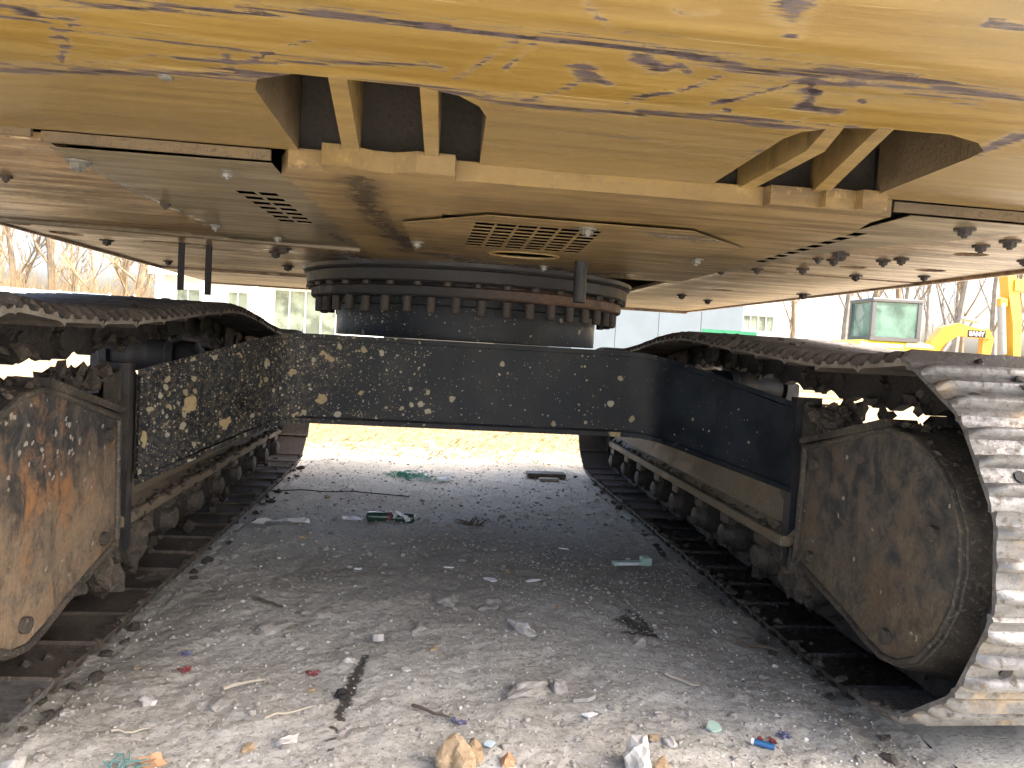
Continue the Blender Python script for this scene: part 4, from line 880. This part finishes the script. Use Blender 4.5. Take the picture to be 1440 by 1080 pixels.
single(ribbon(line((-.07, 4.22), (.02, 4.30), 4, .02, 5), .03, .02, .01, 5), 'paper_scrap', 'white', 'crumpled white paper right of the bright green net scrap', 'paper scrap')
cb_ = [(x, y, gz(x, y)+.008) for x, y in [(-1.02, 3.89), (-.9, 3.87), (-.75, 3.86), (-.62, 3.83), (-.5, 3.845), (-.35, 3.82), (-.2, 3.83)]]
single(MB().tube(cb_, .003, 6), 'cable', 'rubber', 'thin black cable stretched over the dirt from the left track', 'cable')
bt = MB().mat('bottle').lathe([(.008, 0), (.02, .008), (.022, .03), (.022, .10), (.009, .13)], (-.375, 3.27, gz(-.34, 3.27)+.018), 'x', 14).mat('red').lathe([(.024, .095), (.024, .112)], (-.375+.0, 3.27, gz(-.34, 3.27)+.018), 'x', 14)
bt.mat('bottle').lathe([(.022, .112), (.024, .15), (.023, .19), (.01, .2)], (-.36, 3.26, gz(-.34, 3.27)+.018), 'x', 14)
single(bt, 'bottle', None, 'dark crushed bottle with a red band among white scraps', 'bottle')
single(ribbon(line((-.24, 3.22), (-.16, 3.27), 4, .02, 8), .035, .035, .01, 8), 'plastic_bag', 'white', 'white crumpled bag against the right end of the dark bottle', 'plastic bag')
single(ribbon(line((-.47, 3.26), (-.385, 3.29), 4, .01, 9), .022, .015, .01, 9), 'plastic_bag', 'white', 'torn white film at the left end of the dark bottle', 'plastic scrap')
tw = MB(); rn = random.Random(4)
for q in range(14):
    a = rn.uniform(0, 6.28); e = rn.uniform(.1, 1.2); L = rn.uniform(.035, .075); p = Vector((.10+rn.uniform(-.03, .03), 3.24, gz(.1, 3.24))); dv = Vector((math.cos(a)*math.cos(e), math.sin(a)*math.cos(e), math.sin(e)))
    tw.tube([p, p+dv*L*.6, p+dv*L+Vector((0, 0, -.01))], [.004, .003, .001], 5)
single(tw, 'twig_plant', 'twig', 'dark dried weed sticking up from the dirt mound', 'dead plant')
x, y = .593, 2.70; z = gz(.66, 2.71)+.004
br = MB().mat('greenw').box(x, x+.13, y-.012, y+.014, z, z+.014, bev=.002).box(x+.115, x+.15, y-.020, y+.022, z, z+.030, bev=.003).mat('white').box(x+.02, x+.10, y-.0135, y-.012, z+.002, z+.011)
single(br, 'plastic_bracket', None, 'pale green and white plastic bracket lying near the right track', 'plastic part').rotation_euler = (0, 0, .12)
def chip(x, y, w_, d_, label, mat='white', name='paper_scrap', cat='scrap', th=.004, a=None):
    m = MB(); z = gz(x, y)+.004; rn = random.Random(int(x*1000)+int(y*77)); k_ = 7; ang = sorted(rn.uniform(0, 6.28) for _ in range(k_))
    P = [(w_*math.cos(t)*rn.uniform(.7, 1), d_*math.sin(t)*rn.uniform(.7, 1)) for t in ang]
    m.prism(P, 0, th); o = single(m, name, mat, label, cat); o.location = (x, y, z); o.rotation_euler = (rn.uniform(-.25, .25), rn.uniform(-.2, .2), a if a is not None else rn.uniform(-.5, .5)); return o
chip(.116, 2.505, .035, .022, 'white crumpled paper scrap in the middle of the dark dirt'); chip(.25, 2.46, .035, .010, 'thin white sliver right of the crumpled paper scrap')
chip(-.233, 1.97, .020, .022, 'white triangular chip at the top of the oil drip trail', 'whitestone', 'chip', 'chip', .018)
chip(-.34, 2.55, .016, .008, 'tiny white scrap left of the centre in the dark dirt'); chip(-.024, 2.605, .026, .010, 'narrow white scrap between two smaller scraps in the dark dirt')
chip(.442, 2.905, .022, .013, 'small white scrap in the dark dirt towards the right track'); chip(.259, 1.55, .020, .008, 'white sliver between the foreground stones')
chip(.52, 1.50, .022, .02, 'pale glass-like shard right of the white square chip', 'greenw', 'shard', 'shard'); chip(-.154, 1.755, .014, .012, 'small white flake right of the oil drip trail', 'whitestone')
chip(.74, 2.05, .010, .010, 'tiny white speck of paper on the right dirt'); chip(.258, 1.625, .030, .012, 'flat grey shard right of the flat wide grey stone', 'stone', 'shard', 'shard', .008)
chip(.03, 1.43, .014, .014, 'pale blue flake on the white lime dust', 'ltblue', 'shard', 'shard')
chip(-.106, 5.72, .05, .03, 'white bag scrap lying in the sunlit straw', 'white', 'plastic_bag', 'plastic bag', .05)
lt = MB().mat('blue').tube([(.587, 1.447, gz(.6, 1.44)+.009), (.622, 1.424, gz(.6, 1.43)+.009)], .0065, 10).mat('white').tube([(.583, 1.450, gz(.6, 1.44)+.009), (.588, 1.4465, gz(.6, 1.44)+.009)], .0068, 10)
single(lt, 'lighter', None, 'blue lighter with a white top in the right foreground', 'lighter')
for (x, y, mt, lb) in ((.62, 1.465, 'red', 'reddish wrapper bits behind the blue lighter'), (.668, 1.478, 'purple', 'small purple bits right of the reddish wrapper'), (-.697, 1.864, 'purple', 'crumpled violet wrapper in the left foreground'),
                       (-.666, 1.78, 'red', 'tiny red scrap in front of the violet wrapper'), (-.37, 1.77, 'red', 'small red crumpled scrap left of the oil drip trail'), (-.025, 1.53, 'purple', 'small dark violet bits behind the largest tan rock')):
    m = MB(); rn = random.Random(int(x*100))
    for q in range(5): m.lump((x+rn.uniform(-.018, .018), y+rn.uniform(-.01, .01), gz(x, y)+.005), rn.uniform(.002, .007), 2, .9, (1.2, .9, .7))
    single(m, 'wrapper', mt, lb, 'wrapper')
def stick(a, b, r, mat, label, seed=0, name='twig'):
    P = [(x, y, gz(x, y)+.006+r) for x, y in line(a, b, 5, .006, seed)]; single(MB().tube(P, [r, r, r*.9, r*.8, r*.7, r*.4], 6), name, mat, label, 'stick')
stick((-.551, 1.676), (-.47, 1.712), .004, 'palew', 'pale twig lying right of the beige flat stone', 1); stick((-.714, 1.483), (-.645, 1.499), .0025, 'palew', 'lowest pale twig at the left of the foreground', 2)
stick((-.43, 1.526), (-.335, 1.59), .0025, 'palew', 'thin bent twig beside the oil drip trail', 3); stick((.768, 1.963), (.872, 1.926), .006, 'twig', 'dark rusty stick near the right track', 4, 'stick')
stick((.49, 1.74), (.56, 1.69), .003, 'palew', 'short pale twig right of the middle foreground', 6); stick((-.13, 1.60), (-.05, 1.54), .004, 'twig', 'dark curved root behind the largest tan rock', 7)
stick((-.62, 2.25), (-.52, 2.20), .005, 'twig', 'dark twig beyond the angular grey stone', 8)
single(MB().box(.50, .74, 4.46, 4.56, gz(.6, 4.5)+.002, gz(.6, 4.5)+.028, bev=.003), 'board', 'rail', 'brown board lying on the far dirt near the right track', 'board')
single(MB().box(.56, .68, 4.36, 4.40, gz(.6, 4.4)+.002, gz(.6, 4.4)+.02, bev=.003), 'board', 'palew', 'short pale board in front of the brown board', 'board')
g = MB(); rn = random.Random(12)                                        # sunlit straw beyond the machine
for q in range(15000):
    y = 5.0+4.2*rn.random()**1.1; x = rn.uniform(-1.6, 2.4); L = rn.uniform(.02, .07); a = rn.uniform(0, 6.28); e = rn.uniform(.05, .7); z = gz(x, y)+.002; c_ = math.cos(a)*math.cos(e)*L; s_ = math.sin(a)*math.cos(e)*L; h = math.sin(e)*L
    g.add([(x-.0016, y, z), (x+.0016, y, z), (x+c_*.6, y+s_*.6, z+h*.8), (x+c_, y+s_, z+h)], [(0, 1, 2), (1, 3, 2)])
tag(g.build('dry_straw', 'straw'), kind='stuff')

# ------------------------------------------------------------------ background: buildings
def window(par, x0, x1, y, z0, z1, nx=1, nz=1, fr=.06):
    m = MB().box(x0, x1, y-.05, y+.02, z0, z0+fr).box(x0, x1, y-.05, y+.02, z1-fr, z1).box(x0, x0+fr, y-.049, y+.019, z0+fr, z1-fr).box(x1-fr, x1, y-.049, y+.019, z0+fr, z1-fr)
    for i in range(1, nx): xx = x0+(x1-x0)*i/nx; m.box(xx-fr/2, xx+fr/2, y-.048, y+.018, z0+fr, z1-fr)
    for i in range(1, nz): zz = z0+(z1-z0)*i/nz; m.box(x0+fr, x1-fr, y-.047, y+.017, zz-fr/2, zz+fr/2)
    w_ = m.build('window', 'frame', par)
    for i in range(nx):
        xa, xb = x0+(x1-x0)*i/nx, x0+(x1-x0)*(i+1)/nx; MB().box(xa+fr*.6, xb-fr*.6, y-.01, y-.004, z0+fr, z1-fr).build('pane', 'wglass', w_)
A = empty('white_building', (-7, 30, 0), 'low white building with cream roof edge and pillars behind the left track', 'building')
def wall_holes(x0, x1, z0, z1, y, hs, par, mat, name='wall', th=.2):
    m = sheet(rect(x0, x1, z0, z1), [rect(*h) for h in hs], zf=0.0, top=th); m.v = [(p[0], y+p[2], p[1]) for p in m.v]; m.build(name, mat, par)
wh = [(-10.05, -9.1, .9, 2.35), (-8.12, -7.3, .9, 2.35), (-6.35, -3.9, .5, 2.55)]
wall_holes(-10.5, -2.4, 0, 3.0, 30, wh, A, 'wallw')
MB().box(-10.5, -2.4, 30.3, 36, 0, 2.98).build('back_volume', 'wallw', A)
MB().box(-10.8, -2.2, 29.3, 36.3, 3.0, 3.18).build('roof', 'roofc', A); MB().box(-10.8, -2.2, 29.28, 29.298, 2.78, 3.17).build('fascia', 'wallw', A)
window(A, -10.05, -9.1, 30.1, .9, 2.35, 2); window(A, -8.12, -7.3, 30.1, .9, 2.35, 2); window(A, -6.35, -3.9, 30.1, .5, 2.55, 4)
for x in (-10.45, -8.8, -6.95): MB().box(x-.14, x+.14, 29.42, 29.7, 0, 2.8, bev=.02).build('pillar', 'wallw', A)
A = empty('blue_building', (10, 30, 0), 'pale grey-blue panel building behind the right track', 'building')
for i in range(4): MB().box(5.6+i*1.82, 5.6+i*1.82+1.80, 30, 30.1, 0, 5.2).build('wall_panel', 'wallb', A)
MB().box(5.6, 12.86, 30.12, 36, 0, 5.15).build('wall', 'wallb', A); MB().box(5.4, 13.0, 29.8, 36.2, 5.2, 5.4).build('roof', 'roofc', A)
A = empty('rendered_house', (19, 37, 0), 'white rendered house with a wide window behind the bare trees', 'building')
wall_holes(14, 22.5, 0, 5.4, 37, [(15.9, 17.6, 2.3, 3.15)], A, 'wallw'); window(A, 15.9, 17.6, 37.1, 2.3, 3.15, 4, 1, .05)
MB().box(14, 22.5, 37.3, 43, 0, 5.3).build('back_volume', 'wallw', A); MB().box(13.8, 22.8, 36.6, 43.3, 5.4, 5.6).build('roof', 'roofc', A)
A = empty('green_trailer', (8.2, 20.3, 0), 'low green sheet metal trailer with corrugated sides beyond the right track', 'trailer')
for i in range(9): MB().box(7.4+i*.17, 7.4+i*.17+.15, 20, 20.06, .55, 1.56, bev=.012).build('side_panel', 'gpanel', A)
MB().box(7.4, 8.92, 20.07, 22.5, .55, 1.5).build('box', 'gpanel', A); MB().box(7.36, 8.96, 19.97, 20.0, 1.50, 1.60).build('rail', 'gpanel', A)
for y in (20.6, 21.9): MB().lathe([(.12, -.1), (.3, -.1), (.3, .1), (.12, .1)], (7.5, y, .3), 'x', 20).build('wheel', 'rubber', A)
A = empty('pale_panel_fence', (-15, 28, 0), 'pale blue-white sheet fence below the bare trees at the left', 'fence')
for i in range(13): MB().box(-21.0+i*.85, -21.0+i*.85+.83, 28, 28.04, .15, 1.95-.012*i, bev=.008).build('panel', 'ltblue', A)
for i in range(14): MB().box(-21.02+i*.85, -20.97+i*.85, 28.045, 28.1, 0, 1.9).build('post', 'frame', A)
A = empty('timber_stack', (6.9, 13.8, 0), 'low stack of sawn timber seen under the right track', 'timber stack'); rn = random.Random(2)
for r_ in range(3):
    for c_ in range(5): MB().box(6.1+rn.uniform(0, .1), 8.3-rn.uniform(0, .2), 13.4+c_*.2, 13.58+c_*.2, .04+r_*.11, .14+r_*.11, bev=.006).build('timber', 'timber', A)
A = empty('cable_reel', (6.3, 14.9, 0), 'pinkish wooden cable reel standing left of the timber stack', 'reel')
for q in (-.35, .35): MB().lathe([(.48, -.03), (.48, .03)], (6.1, 14.9+q, .48), 'x', 24).build('flange', 'orange', A).rotation_euler = (0, 0, 0)
MB().lathe([(.22, -.02), (.22, .02)], (6.1, 14.9, .48), 'x', 20).build('core', 'timber', A); MB().box(6.0, 6.2, 14.58, 15.22, .30, .66).build('barrel', 'timber', A)
o = single(MB().lathe([(.28, 0), (.29, .02), (.28, .04), (.28, .28), (.295, .30), (.28, .32), (.28, .56), (.295, .58), (.28, .60), (.28, .86), (.29, .88), (.25, .885)], (6.75, 17.2, 0), 'z', 24), 'drum', 'bluedrum', 'blue drum standing on the sunlit ground beyond the right track', 'drum')
net2 = single(MB().box(-8.9, -7.6, 20.0, 20.6, 0, .35, bev=.1), 'covered_pallet', 'ltblue', 'pallet under a pale teal cover beyond the left track', 'pallet')

# ------------------------------------------------------------------ background: other machines
def cabin(par, x0, x1, y0, y1, z0, z1, f=.07):
    cbm = MB()
    for x in (x0, x1-f):
        for y in (y0, y1-f): cbm.box(x, x+f, y, y+f, z0+f, z1-f, bev=.01)
    cbm.box(x0-.01, x1+.01, y0-.01, y1+.01, z1-f, z1, bev=.02).box(x0, x1, y0, y1, z0, z0+f)
    c_ = cbm.build('cab', 'cabf', par)
    g_ = .02
    for b in ((x0+f, x1-f, y0+g_, y0+g_+.01), (x0+f, x1-f, y1-g_-.01, y1-g_), (x0+g_, x0+g_+.01, y0+f, y1-f), (x1-g_-.01, x1-g_, y0+f, y1-f)): MB().box(*b, z0+f, z1-f).build('window', 'glass', c_)
    MB().box((x0+x1)/2-.25, (x0+x1)/2+.2, (y0+y1)/2-.25, (y0+y1)/2+.25, z0+f, z0+.35, bev=.04).box((x0+x1)/2-.3, (x0+x1)/2-.2, (y0+y1)/2-.22, (y0+y1)/2+.22, z0+.35, z0+.8, bev=.03).build('seat', 'dark', c_)
    return c_
def crawler(par, x0, x1, yc, w_, h):
    r = h/2; P = [(x0+r+r*math.cos(R(a)), r+r*math.sin(R(a))) for a in range(90, 271, 20)]+[(x1-r+r*math.cos(R(a)), r+r*math.sin(R(a))) for a in range(-90, 91, 20)]
    t_ = MB().prism(P, yc-w_/2, yc+w_/2, 'y').build('track', 'rubber', par)
    for i in range(5): MB().lathe([(h*.16, -.02), (h*.16, .02)], (0, 0, 0), 'x', 14).build('roller', 'darkbolt', t_).matrix_local = Matrix.Translation(Vector((x0+r+(x1-x0-h)*i/4, yc-w_/2-.01, h*.3))-wloc(par)) @ Matrix.Rotation(PI/2, 4, 'Z')
def tube_box(pts, th, y0, y1):
    """box beam along an x-z centre line, th = half depth per point"""
    L_, R_ = [], []
    for i, (x, z) in enumerate(pts):
        a = Vector(pts[min(i+1, len(pts)-1)])-Vector(pts[max(i-1, 0)]); a.normalize(); n_ = Vector((-a.y, a.x))*th[i]; L_.append((x+n_.x, z+n_.y)); R_.append((x-n_.x, z-n_.y))
    m = MB(); k_ = len(pts); vs = [(p[0], y0, p[1]) for p in L_]+[(p[0], y0, p[1]) for p in R_]+[(p[0], y1, p[1]) for p in L_]+[(p[0], y1, p[1]) for p in R_]; fs = []
    for i in range(k_-1): fs += [(i, k_+i, k_+i+1, i+1), (2*k_+i, 2*k_+i+1, 3*k_+i+1, 3*k_+i), (i, i+1, 2*k_+i+1, 2*k_+i), (k_+i, 3*k_+i, 3*k_+i+1, k_+i+1)]
    fs += [(0, 2*k_, 3*k_, k_), (k_-1, 2*k_-1, 4*k_-1, 3*k_-1)]
    return m.add(vs, fs, False)
A = empty('mini_excavator', (11.4, 18, 0), 'small yellow excavator with green tinted cab and arched boom beyond the right track', 'excavator')
ox, oy = 11.4, 18.0
crawler(A, ox-1.2, ox+1.1, oy-.75, .4, .6); crawler(A, ox-1.2, ox+1.1, oy+.75, .4, .6)
MB().box(ox-.5, ox+.5, oy-.55, oy+.55, .35, .78, bev=.05).build('carbody', 'darkbolt', A)
MB().box(ox-1.12, ox+.95, oy-.88, oy+.88, .80, 1.47, bev=.16).build('body', 'myel', A)
MB().box(ox+.1, ox+.96, oy-.885, oy+.1, .95, 1.45, bev=.10).build('side_cover', 'morg', A)
cabin(A, ox-.70, ox+.56, oy-.80, oy+.35, 1.47, 2.52, .10)
bm_ = tube_box([(ox+1.0, 1.05), (ox+1.15, 1.45), (ox+1.38, 1.76), (ox+1.66, 1.88), (ox+1.92, 1.82), (ox+2.5, 1.76)], [.15, .19, .19, .15, .13, .09], oy-.62, oy-.36).build('boom', 'morg', A)
tube_box([(ox+2.37, 1.90), (ox+2.46, 1.68), (ox+2.41, .95)], [.08, .14, .09], oy-.58, oy-.40).build('arm', 'morg', A)
MB().tube([(ox+1.1, oy-.67, 1.02), (ox+1.42, oy-.67, 1.55)], .045, 10).build('cylinder', 'chrome', bm_); MB().tube([(ox+1.75, oy-.49, 2.16), (ox+2.2, oy-.49, 2.10)], .05, 10).build('cylinder', 'chrome', bm_)
MB().prism([(ox+2.5, .95), (ox+2.8, .95), (ox+2.85, .5), (ox+2.6, .12), (ox+2.2, .2), (ox+2.45, .5)], oy-.8, oy-.2, 'y').build('bucket', 'darkbolt', A)
MB().box(ox+1.88, ox+2.34, oy-.628, oy-.623, 1.70, 1.87).build('decal_panel', 'dark', bm_)
cu = bpy.data.curves.new('brand_lettering', 'FONT'); cu.body = 'SANY'; cu.size = .155; cu.extrude = .003; cu.offset = .006
tmp = bpy.data.objects.new('tmp', cu); COL.objects.link(tmp); bpy.context.view_layer.update()
me = bpy.data.meshes.new_from_object(tmp.evaluated_get(bpy.context.evaluated_depsgraph_get())); bpy.data.objects.remove(tmp)
me.materials.clear(); me.materials.append(M['ivory']); o = bpy.data.objects.new('lettering', me); COL.objects.link(o); o.parent = bm_
o.matrix_local = Matrix.Translation(Vector((ox+1.91, oy-.633, 1.73))-Vector((ox, oy, 0))) @ Matrix.Rotation(PI/2, 4, 'X')
A.rotation_euler = (0, 0, R(-4))
A = empty('yellow_excavator', (18.5, 16, 0), 'large amber excavator at the right edge with its arm hanging upright', 'excavator'); ox, oy = 18.5, 16.0
crawler(A, ox-1.9, ox+1.9, oy-1.1, .6, .9); crawler(A, ox-1.9, ox+1.9, oy+1.1, .6, .9)
MB().box(ox-1.4, ox+2.2, oy-1.3, oy+1.3, 1.0, 2.3, bev=.15).build('body', 'morg', A); cabin(A, ox-1.4, ox+.1, oy-1.3, oy-.3, 1.9, 3.0, .09)
bm_ = tube_box([(ox-1.1, 1.9), (ox-2.0, 3.1), (ox-3.4, 3.15), (ox-4.4, 2.92), (ox-5.3, 2.88)], [.25, .34, .26, .16, .13], oy-.18, oy+.18).build('boom', 'morg', A)
am = tube_box([(ox-5.42, 3.5), (ox-5.38, 3.15), (ox-5.26, 2.65), (ox-5.12, 2.0), (ox-5.05, 1.15)], [.06, .10, .13, .11, .09], oy-.14, oy+.14).build('arm', 'morg', A)
MB().tube([(ox-5.5, oy-.05, 2.45), (ox-5.36, oy-.05, 1.28)], .085, 14).build('cylinder', 'chrome', am); MB().box(ox-5.58, ox-5.38, oy-.12, oy+.02, 2.36, 2.58, bev=.03).build('bracket', 'morg', am)
MB().tube([(ox-5.0, oy-.2, 3.05), (ox-4.85, oy-.22, 2.8), (ox-4.78, oy-.22, 2.4), (ox-4.92, oy-.2, 2.0)], .022, 8).build('hose', 'rubber', am)
MB().prism([(ox-5.5, 1.2), (ox-4.9, 1.2), (ox-4.7, .7), (ox-5.0, .1), (ox-5.7, .12), (ox-6.0, .5), (ox-5.6, .6)], oy-.5, oy+.5, 'y').build('bucket', 'rim', A)

# ------------------------------------------------------------------ bare trees
def bare_tree(name, x, y, h, r0, seed, label, group, bark='bark', spread=.55, lowf=.12, dens=1.0, lean=0):
    rn = random.Random(seed); root = empty(name, (x, y, 0), label, 'tree', group); tr = MB(); cr = MB()
    P = []; q = Vector((x, y, -.1)); dv = Vector((lean, 0, 1)).normalized(); k_ = 9
    for i in range(k_+1):
        P.append(q.copy()); q = q+dv*h/k_; dv = (dv+Vector((rn.uniform(-.07, .07), rn.uniform(-.05, .05), 0))).normalized()
    rad = [r0*(1-.9*i/k_)+.012 for i in range(k_+1)]; tr.tube(P, rad, 7)
    def br(p, d_, L, r, lev):
        pts = [p.copy()]; dd = d_.copy(); n_ = 4 if lev < 2 else 3
        for i in range(n_):
            dd = (dd+Vector((rn.uniform(-.22, .22), rn.uniform(-.22, .22), rn.uniform(-.02, .22)))).normalized(); p = p+dd*L/n_; pts.append(p.copy())
        (tr if lev == 0 and r > .05 else cr).tube(pts, [r*(1-.75*i/n_) for i in range(n_+1)], 5 if lev == 0 else 3, False)
        if lev < 2:
            for i in range(int((6 if lev == 0 else 4)*dens)):
                t = rn.uniform(.2, 1); j = min(int(t*n_), n_-1); b = pts[j].lerp(pts[j+1], t*n_-j); a = rn.uniform(0, 6.28); e = (dd*.8+Vector((math.cos(a), math.sin(a), rn.uniform(.1, .8)))*.75).normalized()
                br(b, e, L*rn.uniform(.35, .6), max(r*.45, .009), lev+1)
    nb_ = int(15*dens)
    for i in range(nb_):
        t = lowf+(1-lowf)*(i+rn.random()*.8)/nb_*.95; j = min(int(t*k_), k_-1); b = P[j].lerp(P[j+1], t*k_-j); a = rn.uniform(0, 6.28)
        br(b, Vector((math.cos(a)*spread, math.sin(a)*spread, rn.uniform(.5, 1.0))).normalized(), h*.34*(1-t*.55), max(rad[j]*.42, .018), 0)
    tr.build('trunk', bark, root); cr.build('crown', 'twigs' if bark == 'bark' else bark, root)
TL = [(-25.5, 44, 'yellowish bushy bare tree at the left edge of the picture'), (-22.6, 43, 'bare tree second from the left edge'), (-20.2, 42.0, 'forked bare tree third from the left edge'), (-18.6, 41, 'straight pale bare tree in the middle of the left group'),
      (-17.2, 43.5, 'slim bare tree left of the leaning golden trunk'), (-15.9, 41.5, 'leaning golden-barked bare tree left of the white building'), (-13.6, 43.2, 'slender bare tree between the golden trunk and the white building'), (-12.1, 41.8, 'bushy bare tree beside the corner of the white building')]
for i, (x, y, lb) in enumerate(TL): bare_tree('bare_tree', x, y, 11+(i*37 % 5), .15+.03*(i % 3), 30+i, lb, 'bare trees at the left', 'bark' if i not in (3,) else 'bark2', .6, .06, 1.25, .06 if i == 5 else 0)
TR = [(16.6, 33, 'thin bare tree in front of the wide window'), (18.3, 31.5, 'stout bare tree right of the wide window'), (19.7, 32.5, 'slightly leaning bare tree left of the small cab'), (20.8, 31, 'thin bare tree close left of the small cab'), (22.2, 33.5, 'bare tree rising behind the green tinted cab'),
      (23.9, 32, 'thick bare tree right of the green tinted cab'), (25.3, 33.2, 'bare tree above the arched boom'), (26.4, 32.4, 'thin bare tree above the end of the arched boom'), (27.9, 33, 'pale bare tree left of the hanging amber arm'), (30.6, 34, 'bare tree at the right edge of the picture')]
rb = random.Random(77)
for i in range(13):
    bare_tree('bare_tree', 17+i*1.75+rb.uniform(-.4, .4), rb.uniform(43, 50), rb.uniform(11, 15), rb.uniform(.10, .16), 90+i, 'distant thin bare tree in the pale back row beyond the right track', 'bare trees in the back row at the right', 'bark2', .35, .12, .6, rb.uniform(-.06, .06))
for i in range(7):
    bare_tree('bare_tree', -29+i*2.4+rb.uniform(-.4, .4), rb.uniform(47, 53), rb.uniform(11, 14), rb.uniform(.10, .18), 120+i, 'distant thin bare tree in the pale back row beyond the left fence', 'bare trees in the back row at the left', 'bark', .5, .08, .8, rb.uniform(-.06, .06))
for i, (x, y, lb) in enumerate(TR): bare_tree('bare_tree', x, y, 12+(i*29 % 4), .13+.035*(i % 3), 60+i, lb, 'bare trees at the right', 'bark2' if i % 2 else 'bark', .42, .14, .8, .07 if i in (2, 5) else rnd.uniform(-.04, .04))
g = MB(); rn = random.Random(8)                                         # thicket of dry reeds and scrub under the left trees
for q in range(4200):
    x = rn.uniform(-27, -10.9); y = rn.uniform(36, 45); h = rn.uniform(1.2, 3.9)*(1 if x < -15 else .85); a = rn.uniform(-.35, .35); b = rn.uniform(-.3, .3); w_ = .011
    g.add([(x-w_, y, 0), (x+w_, y, 0), (x+a*h*.5+w_*.7, y+b, h*.6), (x+a*h*.5-w_*.7, y+b, h*.6), (x+a*h, y+b*2, h)], [(0, 1, 2, 3), (3, 2, 4)])
    for k_ in range(3):
        t = rn.uniform(.35, .9); s_ = rn.uniform(-.5, .5); px, pz = x+a*h*t, h*t; g.add([(px, y+b*t, pz), (px+.012, y+b*t, pz), (px+s_, y+b*t, pz+abs(s_)*1.2)], [(0, 1, 2)])
tag(g.build('dry_scrub', 'twigs'), kind='stuff')
